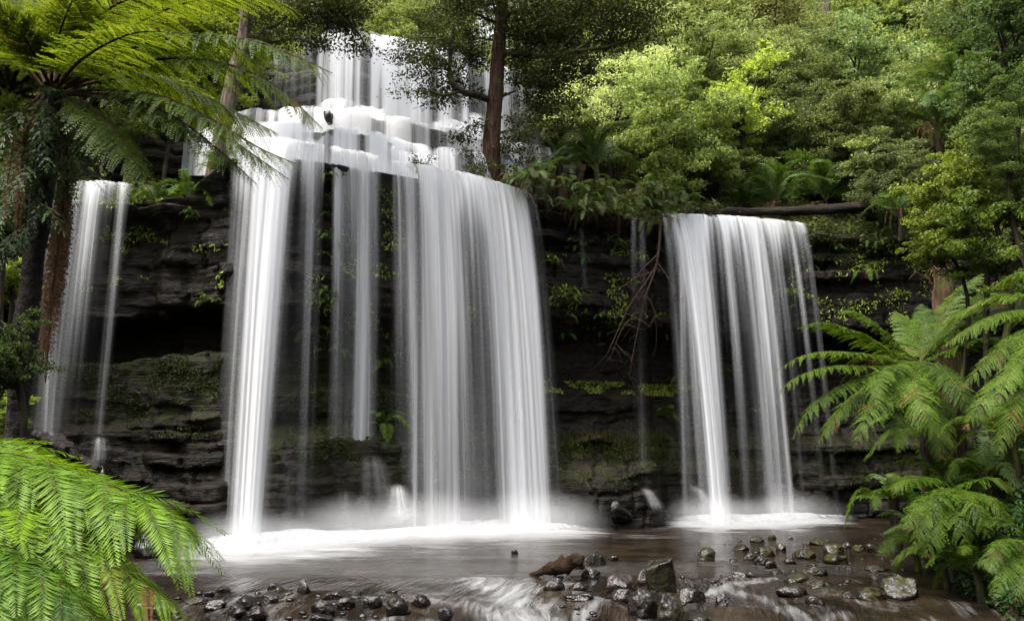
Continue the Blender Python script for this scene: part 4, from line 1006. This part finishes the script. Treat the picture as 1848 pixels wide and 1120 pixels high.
def crown_mesh(seed, n_clump, n_leaf, size, flat=.75, mat='leaf', aspect=.5, up=.5, spread=.72, sub=9):
    """unit crown: boughs spread in a unit ball, each of several twig clusters; returns mesh and bough centres"""
    r = np.random.default_rng(seed); g = Geo(); cs = []
    for i in range(n_clump):
        d = nrm(r.normal(size=3)); d[2] = d[2]*1.15 + .1
        c = d*spread*r.uniform(.45, 1.05); c[2] *= flat; cs.append(c)
        R = r.uniform(.28, .46); tone = r.uniform(-.18, .18)
        for j in range(sub):
            e = nrm(r.normal(size=3)); e[2] = e[2]*.8 + .15
            cc = c + e*R*r.uniform(.4, 1.35)*np.array([1, 1, .75])
            k = max(8, n_leaf//(n_clump*sub))
            pts = clump_pts(cc, np.array([1, 1, r.uniform(.25, .6)])*R*r.uniform(.25, .62), k, r, 1.7)
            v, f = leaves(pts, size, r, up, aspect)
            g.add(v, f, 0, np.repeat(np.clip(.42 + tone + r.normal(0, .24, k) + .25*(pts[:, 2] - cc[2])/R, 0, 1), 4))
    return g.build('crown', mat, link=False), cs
CROWN = {
 'broad': [crown_mesh(21, 22, 30000, .050, flat=1.1), crown_mesh(22, 24, 30000, .048, flat=1.2)],
 'fine':  [crown_mesh(23, 26, 36000, .038, aspect=.45, flat=1.3), crown_mesh(24, 24, 36000, .038, aspect=.45, flat=1.1)],
 'open':  [crown_mesh(25, 18, 15000, .060, flat=1.0), crown_mesh(26, 18, 15000, .060, flat=1.0)],
 'tall':  [crown_mesh(27, 24, 30000, .045, flat=1.6)],
}
def tree(px, py, Yd, rad, typ, tint, label, gz=None, rz=None, var=0, bark_='bark_dark', name='tree', cat='tree', squash=1.0, group=None, thick=1.0):
    me, cs = CROWN[typ][var % len(CROWN[typ])]
    c = P(px, py, Yd); z0 = float(hillZ(c[0], c[1])) if gz is None else float(gz(c[0], c[1]))
    z0 = min(z0, c[2] - rad*.5)
    root = thing(name, label, cat, (c[0], c[1], z0), group)
    a = rz if rz is not None else (px*.37 + py*.11) % 6.28
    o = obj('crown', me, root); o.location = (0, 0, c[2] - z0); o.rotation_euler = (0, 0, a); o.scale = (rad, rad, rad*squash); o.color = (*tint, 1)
    g = Geo(); H = c[2] - z0; r = np.random.default_rng(abs(int(px*3 + py)) + 5)
    v, f = tube(spline([[0,0,-.4],[r.normal(0,.1),r.normal(0,.1),H*.4],[r.normal(0,.15),r.normal(0,.15),H*.8],[0,0,H + rad*.35]], 14), np.linspace(.055, .018, 14)*rad*thick + .02, 8, .25, px)
    g.add(v, f)
    R = np.array([[cos(a), -sin(a), 0], [sin(a), cos(a), 0], [0, 0, 1]])
    for q in cs:
        e = (R @ q)*np.array([rad, rad, rad*squash]) + [0, 0, H]; s = np.array([0, 0, H + rad*(-.45 + .5*max(0, q[2]))])
        m = (s + e)*.5 + r.normal(0, .08, 3)*rad - [0, 0, .06*rad]
        v, f = tube(spline([s, m, e], 8), np.linspace(.022, .006, 8)*rad, 5); g.add(v, f)
    g.build('trunk', bark_, root)
    return root
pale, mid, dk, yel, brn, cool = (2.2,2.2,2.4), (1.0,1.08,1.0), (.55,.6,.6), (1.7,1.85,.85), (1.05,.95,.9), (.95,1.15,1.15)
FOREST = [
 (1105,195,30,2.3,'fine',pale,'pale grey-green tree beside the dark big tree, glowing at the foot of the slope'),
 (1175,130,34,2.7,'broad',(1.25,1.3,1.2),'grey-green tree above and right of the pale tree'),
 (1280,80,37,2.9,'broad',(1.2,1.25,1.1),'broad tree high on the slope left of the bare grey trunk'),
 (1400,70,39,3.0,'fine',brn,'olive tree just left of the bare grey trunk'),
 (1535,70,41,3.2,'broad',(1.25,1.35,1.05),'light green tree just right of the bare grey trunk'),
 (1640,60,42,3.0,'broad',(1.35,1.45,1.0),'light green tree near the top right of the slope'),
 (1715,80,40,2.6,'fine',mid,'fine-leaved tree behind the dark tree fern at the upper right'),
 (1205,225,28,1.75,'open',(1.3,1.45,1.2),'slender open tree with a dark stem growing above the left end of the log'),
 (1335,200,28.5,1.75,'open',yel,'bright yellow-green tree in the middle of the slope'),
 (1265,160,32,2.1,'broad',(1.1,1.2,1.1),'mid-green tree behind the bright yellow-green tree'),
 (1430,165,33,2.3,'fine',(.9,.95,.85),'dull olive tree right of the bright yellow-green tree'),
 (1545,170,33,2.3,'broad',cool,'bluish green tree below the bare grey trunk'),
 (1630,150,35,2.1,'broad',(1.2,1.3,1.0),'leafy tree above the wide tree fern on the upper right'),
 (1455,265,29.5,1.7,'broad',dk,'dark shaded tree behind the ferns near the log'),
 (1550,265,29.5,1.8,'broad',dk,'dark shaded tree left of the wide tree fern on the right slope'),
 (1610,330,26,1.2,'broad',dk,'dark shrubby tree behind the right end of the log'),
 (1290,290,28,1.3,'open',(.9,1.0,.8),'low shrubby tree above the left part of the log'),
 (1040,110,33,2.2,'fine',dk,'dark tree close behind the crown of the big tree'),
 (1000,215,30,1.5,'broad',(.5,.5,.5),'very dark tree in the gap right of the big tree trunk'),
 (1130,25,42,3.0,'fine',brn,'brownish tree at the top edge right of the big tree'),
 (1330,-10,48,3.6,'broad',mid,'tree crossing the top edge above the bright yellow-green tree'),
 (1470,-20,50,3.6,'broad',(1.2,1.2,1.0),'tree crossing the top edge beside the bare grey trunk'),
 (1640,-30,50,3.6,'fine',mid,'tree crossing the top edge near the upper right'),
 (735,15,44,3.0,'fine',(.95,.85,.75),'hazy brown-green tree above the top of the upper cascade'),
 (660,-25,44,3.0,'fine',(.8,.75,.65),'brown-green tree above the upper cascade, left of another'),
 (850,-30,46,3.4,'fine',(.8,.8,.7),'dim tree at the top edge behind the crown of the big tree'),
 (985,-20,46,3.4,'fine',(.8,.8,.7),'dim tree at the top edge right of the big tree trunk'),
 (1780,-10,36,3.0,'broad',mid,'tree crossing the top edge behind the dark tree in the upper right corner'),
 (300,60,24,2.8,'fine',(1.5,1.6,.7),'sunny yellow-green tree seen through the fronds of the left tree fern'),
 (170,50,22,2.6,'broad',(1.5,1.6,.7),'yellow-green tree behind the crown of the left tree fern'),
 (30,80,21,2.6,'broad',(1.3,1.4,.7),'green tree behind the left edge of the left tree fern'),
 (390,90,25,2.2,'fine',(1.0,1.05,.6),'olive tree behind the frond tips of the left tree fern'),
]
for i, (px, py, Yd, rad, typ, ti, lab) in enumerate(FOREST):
    rad *= 1.25; ti = tuple(1.36*q_ for q_ in ti)  # crown tints raised as well, forest brightness put into the colour
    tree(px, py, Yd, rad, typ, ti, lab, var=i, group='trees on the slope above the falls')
rf_ = np.random.default_rng(5)
TMARKS = [(1105,195,'the pale grey-green tree'),(1335,200,'the bright yellow-green tree'),(1490,60,'the bare grey trunk'),(1720,140,'the dark tree fern'),(1545,170,'the bluish green tree'),(1690,222,'the wide tree fern'),(1205,225,'the slender open tree'),(895,100,'the big dark tree'),(1420,375,'the fallen log'),(1752,330,'the yellow-green tree on the bank'),(98,150,'the big left tree fern'),(660,60,'the top of the upper cascade')]
for i in range(46):
    x = rf_.uniform(4, 40); d = [3.5, 7, 12, 18, 25, 33][i % 6] + rf_.uniform(-1.5, 1.5); 
    if i % 6 < 2: x = rf_.uniform(5, 20)
    if i % 9 == 8: x = rf_.uniform(-30, -13)
    if i % 6 > 2 and i % 4 == 1: x = rf_.uniform(-14, 6)
    y = lipY(x) + d; z = float(hillZ(x, y)); rad = rf_.uniform(1.5, 2.3) + d*.05
    q = (924 + FPX*x/(y*_cp + (z - CAMZ)*_sp), 0)
    me_ = ('broad', 'fine', 'open', 'tall')[i % 4]; t_ = rf_.uniform(.85, 1.6)
    c_ = np.array([x, y, z + rad*rf_.uniform(.9, 1.4)])
    # pixel of the crown centre, so that tree() can place it
    dv = c_ - [0, 0, CAMZ]; dep = dv[1]*_cp + dv[2]*_sp; uy = -dv[1]*_sp + dv[2]*_cp
    px_, py_ = 924 + FPX*dv[0]/dep, 560 - FPX*uy/dep
    lab_ = rel_label(px_, py_, ('dim' if t_ < .9 else 'mid-green' if t_ < 1.15 else 'light green') + ' forest tree', TMARKS, 'in the dense forest on the slope behind the falls')
    tree(px_, py_, y, rad, me_, (t_, t_*rf_.uniform(1.0, 1.12), t_*rf_.uniform(.75, 1.0)), lab_, var=i, rz=rf_.uniform(0, 6), group='trees filling the forest slope')
tree(300, 232, 20.6, .85, 'open', (.9,1.05,.9), 'leafy shrub on the brow under the left tree fern fronds', name='shrub', cat='shrub', squash=.6)
tree(200, 262, 20.4, .9, 'broad', (.6,.7,.55), 'dark shrub on the brow above the left veil of water', name='shrub', cat='shrub', squash=.8)
tree(1752, 335, 14.2, 1.3, 'open', (1.15,1.25,.5), 'small tree with yellow-green leaves on the right bank', gz=groundZ, var=0, thick=.6)
tree(1800, 440, 13.6, 1.15, 'open', (.8,.98,.45), 'leafy green tree under the yellow-green one at the right border', gz=groundZ, bark_='bark_dark', var=1)
tree(1700, 445, 14.4, .8, 'open', (1.1,1.2,.45), 'low yellow-green bough of leaves hanging beside the dark cliff on the right', gz=groundZ, var=1, thick=.6)
tree(1815, 110, 14.0, 1.35, 'tall', (.55,.75,.55), 'dark green feathery tree in the upper right corner', gz=groundZ, squash=1.1)
tree(1840, 260, 13.2, .9, 'fine', (.75,.95,.65), 'soft green tree below the dark feathery tree at the right border', gz=groundZ)
# reddish stump-like trunk on the right bank
b = P(1708, 700, 17.0); b[2] = float(groundZ(b[0], b[1]))
o = thing('bare_tree', 'thick reddish brown trunk among the ferns on the right bank', 'tree', b)
trunk_obj(o, [b - [0, 0, .3], P(1706, 560, 17.0), P(1700, 420, 17.2), P(1712, 330, 17.4)], [.27, .22, .16, .08], 'bark_warm', sides=14, bump=.35, seed=3)
# bare grey trunk on the slope
q = P(1490, 150, 40); q[2] = float(hillZ(q[0], q[1]))
o = thing('bare_tree', 'tall bare grey-pink trunk rising out of the forest slope', 'tree', q)
trunk_obj(o, [q - [0, 0, .5], P(1492, 120, 39.5), P(1490, 40, 39), P(1488, -60, 39)], [.38, .32, .28, .24], 'bark_grey', bump=.2)
v, f = tube(spline([P(1490, 25, 39), P(1478, 18, 38.6), P(1465, 14, 38.3)], 6) - q, np.linspace(.12, .04, 6), 6); Geo().add(v, f).build('bough', 'bark_grey', o)

# ------------------------------------------------------------------ the big tree and the overhanging one
def spray_foliage(g, clumps, Yd, dY, size, per, rng):
    for (x, y, rx, ry) in clumps:
        Yc = Yd + rng.uniform(-dY, dY); c = P(x, y, Yc); s = 1/ppm(c)
        for j in range(max(3, int(rx*ry/70))):
            e = rng.normal(0, .55, 3)*np.array([rx*s, rx*s*.9, ry*s])
            k = per
            pts = (c + e) + rng.normal(0, 1, (k, 3))*np.array([.26, .26, .045]); pts[:, 2] -= ((pts[:, 0]-c[0]-e[0])**2)*.35
            v, f = leaves(pts, size, rng, .9, .5)
            g.add(v, f, 0, np.repeat(np.clip(rng.normal(.4, .25, k), 0, 1), 4))
    return g
def limb(g, pix, r0, r1, sd=0):
    p = spline(PP(*pix), 6*len(pix)); n_ = len(p)
    p = p + np.random.default_rng(sd).normal(0, .012, p.shape)
    v, f = tube(p, np.linspace(r0, r1, n_), 7, .25, sd); g.add(v, f)
Yt = 23.4
b = P(886, 318, Yt); b[2] = float(hillZ(b[0], b[1])) - .05
bt = thing('tree', 'big dark tree with a straight brown trunk standing on the lip of the main fall', 'tree', b)
g = Geo()
v, f = tube(spline([b - [.0, 0, .5], P(886, 300, Yt), P(888, 240, Yt), P(894, 170, Yt), P(900, 90, Yt), P(906, 0, Yt), P(912, -120, Yt)], 60), np.interp(np.linspace(0, 1, 60), [0, .1, .2, .6, 1], [.42, .33, .28, .22, .15]), 16, .16, 5); g.add(v - b, f)
g.build('trunk', 'bark_warm', bt)
LIMBS = [([(888,182,23.4),(860,172,23.0),(832,165,22.8),(816,150,22.7),(812,125,22.7),(814,80,22.8),(818,40,22.9),(800,-10,23)], .11, .045),
 ([(832,165,22.8),(800,172,22.5),(775,165,22.3),(755,170,22.2)], .05, .012), ([(815,120,22.7),(785,105,22.4),(755,95,22.2),(722,98,22.1)], .045, .01),
 ([(814,80,22.8),(790,70,22.6),(750,68,22.4),(718,80,22.4)], .035, .008), ([(902,95,23.4),(950,98,23.2),(1000,102,23.0),(1040,92,22.9),(1090,86,22.8),(1150,70,22.7)], .10, .04),
 ([(1000,102,23),(1030,70,23.2),(1055,45,23.3),(1075,20,23.4),(1060,0,23.4),(1090,-20,23.5)], .06, .025), ([(1040,92,22.9),(1080,60,22.7),(1095,30,22.6),(1130,15,22.5)], .05, .015),
 ([(1090,86,22.8),(1105,60,22.7),(1100,30,22.7)], .035, .012), ([(906,90,23.4),(925,92,23.3),(950,85,23.2),(968,80,23.1)], .05, .012), ([(902,175,23.4),(915,170,23.4),(930,165,23.5)], .07, .02),
 ([(893,72,23.4),(870,70,23.1),(855,72,22.9)], .04, .01), ([(905,45,23.4),(870,30,23.1),(830,10,22.9)], .07, .02), ([(905,30,23.4),(950,15,23.6),(1000,-10,23.8)], .08, .03),
 ([(898,240,23.5),(930,235,23.4),(960,250,23.3)], .04, .008), ([(886,230,23.4),(860,225,23.2),(838,232,23.1)], .03, .006), ([(940,98,23.2),(960,130,23.0),(1000,150,22.9),(1030,140,22.8)], .04, .01)]
for i, (q, r0, r1) in enumerate(LIMBS):
    g = Geo(); limb(g, q, r0, r1, i); g.v = [v - b for v in g.v]; g.build('bough', 'bark_dark', bt)
g = spray_foliage(Geo(), [(760,90,45,16),(800,120,50,18),(790,150,60,14),(745,75,30,10),(830,60,45,26),(820,20,60,25),(860,110,28,22),(800,182,40,9),(770,122,40,12),(845,165,28,9),(735,105,18,8),(760,170,20,7),
  (900,5,60,30),(960,20,70,40),(1040,20,70,35),(1120,30,70,40),(1175,45,36,26),(980,72,50,26),(1050,72,60,18),(940,55,35,30),(1000,-10,120,20),(1110,-10,80,20),(860,-10,60,20),
  (960,140,45,24),(1000,150,38,28),(1040,125,36,22),(985,200,28,24),(940,120,30,18),(955,180,24,12),(1010,110,40,16),
  (850,225,22,9),(832,250,18,6),(935,215,22,12),(950,250,28,10),(922,270,22,12),(845,282,18,9),(940,288,26,12),(860,300,16,8),(915,240,16,10)], 23.2, .7, .10, 105, np.random.default_rng(31))
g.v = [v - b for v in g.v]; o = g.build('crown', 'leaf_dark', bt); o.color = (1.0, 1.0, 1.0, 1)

Yl = 20.6
b = P(380, 235, Yl); b[2] = float(hillZ(b[0], b[1])) - .1
ot = thing('tree', 'dark tree overhanging the upper cascade behind the left tree fern', 'tree', b)
g = Geo(); v, f = tube(spline([b - [0, 0, .3], P(420, 150, Yl), P(443, 60, Yl), P(452, -120, Yl)], 24), np.linspace(.24, .15, 24), 12, .2, 2)
g.add(v - b, f).build('trunk', 'bark_grey', ot)
for i, q in enumerate([[(448,70,Yl),(500,45,20.4),(530,20,20.3),(560,5,20.2)], [(448,60,Yl),(490,75,20.3),(540,70,20.1),(575,85,20.0)], [(450,-10,Yl),(540,0,20.2),(610,20,20),(650,65,19.9),(665,95,19.9)], [(560,2,20.2),(590,40,20),(585,70,20)]]):
    g = Geo(); limb(g, q, .06, .012, 40+i); g.v = [v - b for v in g.v]; g.build('bough', 'bark_dark', ot)
g = spray_foliage(Geo(), [(480,18,55,12),(555,12,70,22),(620,15,50,26),(505,72,36,9),(560,76,34,12),(638,62,24,10),(655,88,18,6),(600,42,36,18),(488,48,28,9),(540,-10,80,15),(640,-5,40,18),(470,85,22,7),(530,50,24,8)], 20.2, .5, .09, 120, np.random.default_rng(33))
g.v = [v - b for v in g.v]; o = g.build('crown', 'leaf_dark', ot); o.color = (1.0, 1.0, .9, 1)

# small saplings on the lip
for (px, py, w, h, lab) in [(757, 270, 24, 28, 'small dark sapling on the lip of the main fall left of the big tree'), (822, 293, 18, 12, 'tiny dark plant on the lip of the main fall beside the big tree'), (858, 285, 18, 26, 'dark bushy sapling close against the left of the big trunk'), (930, 290, 22, 26, 'dark bushy sapling close against the right of the big trunk')]:
    q = onLip(px, py + h, .35); q[2] = float(hillZ(q[0], q[1]))
    root = thing('sapling', lab, 'sapling', q)
    rr = np.random.default_rng(px); g = Geo(); gl = Geo(); s = 1/ppm(q)
    for k in range(7):
        e = np.array([rr.normal(0, w*.5*s), rr.normal(0, w*.4*s), h*s*rr.uniform(.9, 1.9)])
        v, f = tube(spline([[0, 0, -.1], e*.5 + [0, 0, .1], e], 7), np.linspace(.014, .004, 7), 5); g.add(v, f)
        pts = e*rr.uniform(.5, 1.05, (90, 1)) + rr.normal(0, 1, (90, 3))*np.array([.10, .10, .05])
        v, f = leaves(pts, .075, rr, .7, .4); gl.add(v, f, 0, np.repeat(rr.random(90)*.7, 4))
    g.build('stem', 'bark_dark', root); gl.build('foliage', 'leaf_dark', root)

# ------------------------------------------------------------------ logs, branch, driftwood
def log(name, pts, radii, mat, label, cat, bump=.2, sides=14, seed=2):
    p = spline(pts, 40); o0 = p[len(p)//2].copy()
    v, f = tube(p, np.interp(np.linspace(0, 1, 40), np.linspace(0, 1, len(radii)), radii), sides, bump, seed)
    n_ = len(p); ca, cb = p[0], p[-1]
    g = Geo().add(v - o0, f)
    ends = np.vstack([v - o0, ca - o0, cb - o0]); k = len(v)
    fe = [[(j+1) % sides, j, k] for j in range(sides)] + [[(n_-1)*sides + j, (n_-1)*sides + (j+1) % sides, k+1] for j in range(sides)]
    g2 = Geo(); g2.add(ends, np.array(fe)); g.v.append(g2.v[0]); g.f.append(g2.f[0] + g.n); g.m.append(g2.m[0]); g.a.append(g2.a[0])
    o = g.build(name, mat); o.location = o0
    return tag(o, label, cat)
log('fallen_log', [onLip(1240, 384, .5), onLip(1330, 383, .45), onLip(1430, 381, .4), onLip(1520, 376, .35), onLip(1600, 371, .3)], [.07, .14, .13, .17, .16, .19], 'log_wood', 'long dark fallen log lying across the top of the right waterfall', 'log', .8)
log('driftwood', [PZ(955, 1037, -.02), PZ(985, 1030, .10), PZ(1015, 1020, .24), PZ(1042, 1010, .34), PZ(1054, 1004, .40)], [.02, .09, .15, .12, .03], 'drift_wood', 'brown slab of driftwood slanting out of the brown pool', 'driftwood', .9, 9, 5)
log('stick', [PZ(1540, 932, .03), PZ(1562, 931, .05)], [.05, .06], 'black_wood', 'short dark stick floating at the far edge beside the right fall foam', 'stick', .2, 8)
G_bw = 'broken timbers at the foot of the left fall'
for i, (a, bb, w) in enumerate([((62,782),(120,812),.10),((100,790),(135,830),.14),((60,830),(85,795),.16),((120,822),(176,850),.12),((118,818),(132,806),.06),((70,812),(150,845),.16),((150,832),(180,848),.09)]):
    log('broken_timber', [P(*a, 17.0 + .1*i), P((a[0]+bb[0])/2, (a[1]+bb[1])/2 - 2, 16.9 + .1*i), P(*bb, 16.8 + .1*i)], [w, w*1.25, w*.9], 'black_wood', 'black broken timber, ' + ['topmost and pointing up to the left', 'short and thick under the topmost one', 'steep at the left end of the heap', 'long, sloping down at the right end', 'shortest, jutting up in the middle', 'longest, lying across the middle', 'small and lowest at the right end'][i] + ' of the heap'*(i not in (2,)), 'timber', .35, 6, 10+i)['group'] = G_bw
# hanging dead branch
q0 = onLip(1192, 405, -.5)
g = Geo(); rr = np.random.default_rng(9)
stems = [[(1192,405,0),(1190,440,-.1),(1184,480,-.3),(1172,515,-.5),(1160,545,-.6)], [(1184,480,-.3),(1165,510,-.5),(1140,545,-.7),(1118,590,-.8),(1095,640,-.8)], [(1172,515,-.5),(1160,560,-.5),(1150,600,-.6),(1135,680,-.6)],
 [(1180,490,-.3),(1150,500,-.6),(1120,520,-.9)], [(1165,530,-.5),(1180,560,-.4),(1185,600,-.3)], [(1184,470,-.3),(1205,500,-.3),(1225,520,-.3),(1212,545,-.2)], [(1150,560,-.6),(1120,600,-.6),(1100,650,-.5)], [(1186,460,-.3),(1160,485,-.4),(1148,500,-.5)]]
Yb = q0[1]
for i, s in enumerate(stems):
    p = spline([P(x, y, Yb + dy) for x, y, dy in s], 14) - q0
    v, f = tube(p, np.linspace(.055 if i == 0 else .026, .008, 14), 6, .2, i); g.add(v, f)
    for k in range(11):
        a = p[rr.integers(3, 14)]; e = a + rr.normal(0, 1, 3)*[.35, .25, .25] + [-.05, 0, -.35]
        v, f = tube(spline([a, (a+e)/2 + rr.normal(0, .06, 3), e], 6), np.linspace(.009, .003, 6), 4); g.add(v, f)
o = g.build('dead_branch', 'twig'); o.location = q0; tag(o, 'bare reddish dead branch hanging with tangled twigs beside the right fall', 'branch')

# ------------------------------------------------------------------ ground cover and moss (uncountable)
def stuff_leaves(name, pts, size, mat, label, cat, seed, up=.6, aspect=.5, tint=(1,1,1), drop=0.0):
    rr = np.random.default_rng(seed); v, f = leaves(np.asarray(pts), size, rr, up, aspect, drop)
    o = Geo().add(v, f, 0, np.repeat(rr.random(len(pts)), 4)).build(name, mat); o.color = (*tint, 1)
    return kind(o, 'stuff', label, cat)
r = np.random.default_rng(55)
# undergrowth on the hill
k = 110000; x = r.uniform(-18, 26, k); y = lipY(x) + .3 + 22*r.random(k)**1.3
keep = (x > 1.9) | (x < -7.3); x, y = x[keep], y[keep]
cl = fbm(x*.8, y*.8, 2.0); z = hillZ(x, y) + r.random(len(x))*np.clip((cl - .35)*3.0, .08, 1.3)
stuff_leaves('undergrowth', np.stack([x, y, z], 1), .17, 'leaf', 'low mixed undergrowth covering the forest slope', 'undergrowth', 1, .5, .5, (.75,.8,.65))
# bank cover
k = 150000; x = np.where(r.random(k) < .55, r.uniform(6, 16, k), r.uniform(-16, -3, k)); y = r.uniform(3.0, 25, k)
x = np.where((x > 0) & (r.random(k) < .6), bankR(y) + 3*r.random(k)**1.5, x)
m = (x - bankR(y) > .15) | (bankL(y) - x > .15); m &= y < lipY(x) - .4; x, y = x[m], y[m]
z = groundZ(x, y) + r.random(len(x))*np.clip((fbm(x*1.1, y*1.1) - .3)*1.6, .05, .8)
stuff_leaves('ground_cover', np.stack([x, y, z], 1), .11, 'leaf_gloss', 'dark green ground cover on both stream banks', 'ground cover', 2, .5, .45, (.8,.85,.7))
# moss and small leaves on the cliff
def cliff_cover(n_, x0, x1, z0, z1, thr, seed, thick=.10, sc=(1.6, 2.4)):
    rr = np.random.default_rng(seed); x = rr.uniform(x0, x1, n_); z = rr.uniform(z0, z1, n_)
    m = fbm(x*sc[0] + seed, z*sc[1]) > thr; x, z = x[m], z[m]
    return np.stack([x, cliffY(x, z) - rr.random(len(x))*thick, z], 1)
pm = np.concatenate([cliff_cover(20000, -12, -6.0, 2.4, 4.5, .53, 3, .05), cliff_cover(20000, -5.6, -2.4, 1.8, 4.9, .50, 4, .05), cliff_cover(9000, -2.4, 1.5, 1.0, 2.5, .52, 5), cliff_cover(8000, 1.2, 12, 1.0, 2.45, .52, 6), cliff_cover(7000, 9.0, 14, 8.0, 9.0, .40, 7, .2)])
stuff_leaves('moss', pm, .042, 'moss_leaf', 'yellow-green moss on the cliff benches', 'moss', 3, .3, .7)
pl = np.concatenate([cliff_cover(3500, -5.2, -2.6, 4.6, 8.9, .58, 8), cliff_cover(2500, 1.0, 4.2, 5.6, 8.0, .60, 9), cliff_cover(2500, 9.0, 14, 5.8, 8.6, .55, 10, .25), cliff_cover(3000, -11, -7, 6.0, 8.3, .56, 11), cliff_cover(2500, -2.4, .6, 5.4, 6.2, .58, 12), cliff_cover(2200, .8, 6, 3.7, 4.1, .45, 14, .12)])
stuff_leaves('cliff_leaves', pl, .11, 'leaf', 'small yellow-green leaves hanging from the ledges of the cliff', 'leaves', 4, .2, .38, (1.5,1.7,.7), .7)
# grass on the bench right of the main fall
k = 900; x = r.uniform(1.2, 4.6, k); z = r.uniform(1.75, 2.45, k); y = cliffY(x, z) - .02
hgt = r.uniform(.12, .32, k); dx = r.normal(0, .08, k); w = .007
V = np.stack([np.stack([x-w, y, z], 1), np.stack([x+w, y, z], 1), np.stack([x+dx*.6+w, y-.08, z+hgt*.7], 1), np.stack([x+dx*.6-w, y-.08, z+hgt*.7], 1), np.stack([x+dx*1.5+w*.3, y-.22, z+hgt*.6], 1), np.stack([x+dx*1.5-w*.3, y-.22, z+hgt*.6], 1)], 1)
FB = (np.arange(k)[:, None, None]*6 + np.array([[0, 1, 2, 3], [3, 2, 4, 5]])).reshape(-1, 4)
o = Geo().add(V.reshape(-1, 3), FB, 0, np.repeat(r.random(k), 6)).build('grass', 'moss_leaf'); kind(o, 'stuff', 'tuft of grass on the low bench between the two falls', 'grass')
# pebbles
g = Geo(); v0, f0 = ico(1)
for i in range(170):
    px, py = (r.uniform(1290, 1640), r.uniform(965, 1060)) if i % 2 else (r.uniform(150, 760), r.uniform(1062, 1118))
    if i % 5 == 0: px, py = r.uniform(1000, 1320), r.uniform(1040, 1118)
    q = PZ(px, py, 0); s = r.uniform(.02, .06)
    v = v0*(1 + r.normal(0, .12, (len(v0), 1)))*np.array([s*1.2, s, s*.62]) + q; g.add(v, f0)
o = g.build('pebbles', 'boulder', moss=np.zeros(g.n)); o.color = (.9, .8, .75, 1); kind(o, 'stuff', 'wet pebbles breaking the surface of the shallow stream', 'pebbles')

# epiphytic ferns on the left tree fern trunk
def lobed_leaf(g, a, d, L, rr):
    d = nrm(d); path = np.stack([a + d*L*t + np.array([0, 0, -.45*L*t*t]) for t in np.linspace(0, 1, 5)])
    frond_geo(g, path, L*.30, npin=6, npl=3, droop=.35, fwd=42, rr=(.004, .001), t0=.22, plen=.16, rng=rr, base_w=1.0)
for i, (px, py, Yd, lab) in enumerate([(95, 190, 7.2, 'fern with long lobed leaves perched under the crown of the left tree fern'), (55, 290, 7.2, 'clump of lobed fern leaves midway down the left tree fern trunk'), (120, 260, 7.3, 'hanging clump of narrow leaves right of the left tree fern trunk'),
        (40, 380, 7.15, 'lobed fern leaves low on the left tree fern trunk'), (150, 210, 7.4, 'tuft of lobed leaves at the right of the left tree fern crown')]):
    q = P(px, py, Yd); root = thing('epiphyte_fern', lab, 'fern', q); rr = np.random.default_rng(900+i)
    for k in range(17):
        g = Geo(); a = rr.normal(0, .12, 3); lobed_leaf(g, a, np.array([rr.normal(0, .8), -.6 + rr.normal(0, .3), rr.normal(-.25, .5)]), rr.uniform(.35, .62), rr)
        g.build('leaf', ['lobed_leaf', 'rachis_dark'], root)
for i, (px, py, Yd, L, n_, lab) in enumerate([(1650, 985, 15.2, .9, 9, 'low fern at the water edge left of the drooping fern on the right bank'), (1700, 1010, 13.6, .9, 9, 'low dark fern at the water edge under the drooping fern on the right bank'), (1760, 1030, 12.4, .8, 9, 'low dark fern at the water edge left of the corner fern'),
        (1780, 860, 14.0, 1.2, 11, 'fern in the shade above the corner fern on the right bank'), (1830, 800, 13.0, 1.2, 11, 'fern in the shade at the right border below the sweeping fronds'), (1610, 900, 17.8, 1.1, 10, 'dim fern behind the drooping fern at the foot of the cliff on the right'), (1680, 800, 16.8, 1.3, 11, 'dim fern under the crown of the full green tree fern')]):
    q = P(px, py, Yd); z0 = float(groundZ(q[0], q[1])); q[2] = max(q[2], z0 + .05)
    place_fern(q, L, n_, lab, keys=('green', 'green', 'far'), trunk_h=max(.05, q[2] - z0), seed=960 + i, elev=(-10, 35))
for i, (px, py, L, lab) in enumerate([(285, 318, .8, 'fern hanging from the dark brow between the left veil and the main fall'), (345, 300, .9, 'fern on the dark brow beside the top of the main fall'), (395, 262, .8, 'fern against the left edge of the main fall lip'), (110, 320, .7, 'fern on the lip of the left veil of water')]):
    q = onLip(px, py, .3); q[2] = float(hillZ(q[0], q[1])) + .02
    place_fern(q, L, 10, lab, keys=('green', 'far'), seed=980 + i)
# leafy bushes on the left side
tree(25, 505, 12.6, .62, 'open', (1.9,2.2,.9), 'bright leafy bush on the dark rock at the left border', gz=groundZ, name='shrub', cat='shrub', squash=.7)
tree(10, 390, 12.0, .9, 'broad', (.35,.42,.3), 'dark leafy shrub behind the left tree fern trunk', gz=groundZ, name='shrub', cat='shrub')
tree(15, 650, 6.7, .36, 'open', (.30,.40,.25), 'added dark shrub deepening the darkness at the foot of the left tree fern', gz=groundZ, name='shrub', cat='shrub', squash=1.2)  # added shrub, tinted dark to blacken this spot by the trunk
tree(5, 750, 11.5, .45, 'broad', (1.2,1.4,.6), 'mossy green bush at the left border above the bright fronds', gz=groundZ, name='shrub', cat='shrub', squash=.9)
#tree(190, 265, 9.5, .45, 'broad', (.6,.75,.5), 'fine dark foliage hanging under the left tree fern fronds', gz=lambda x, y: groundZ(x, y), name='shrub', cat='shrub')
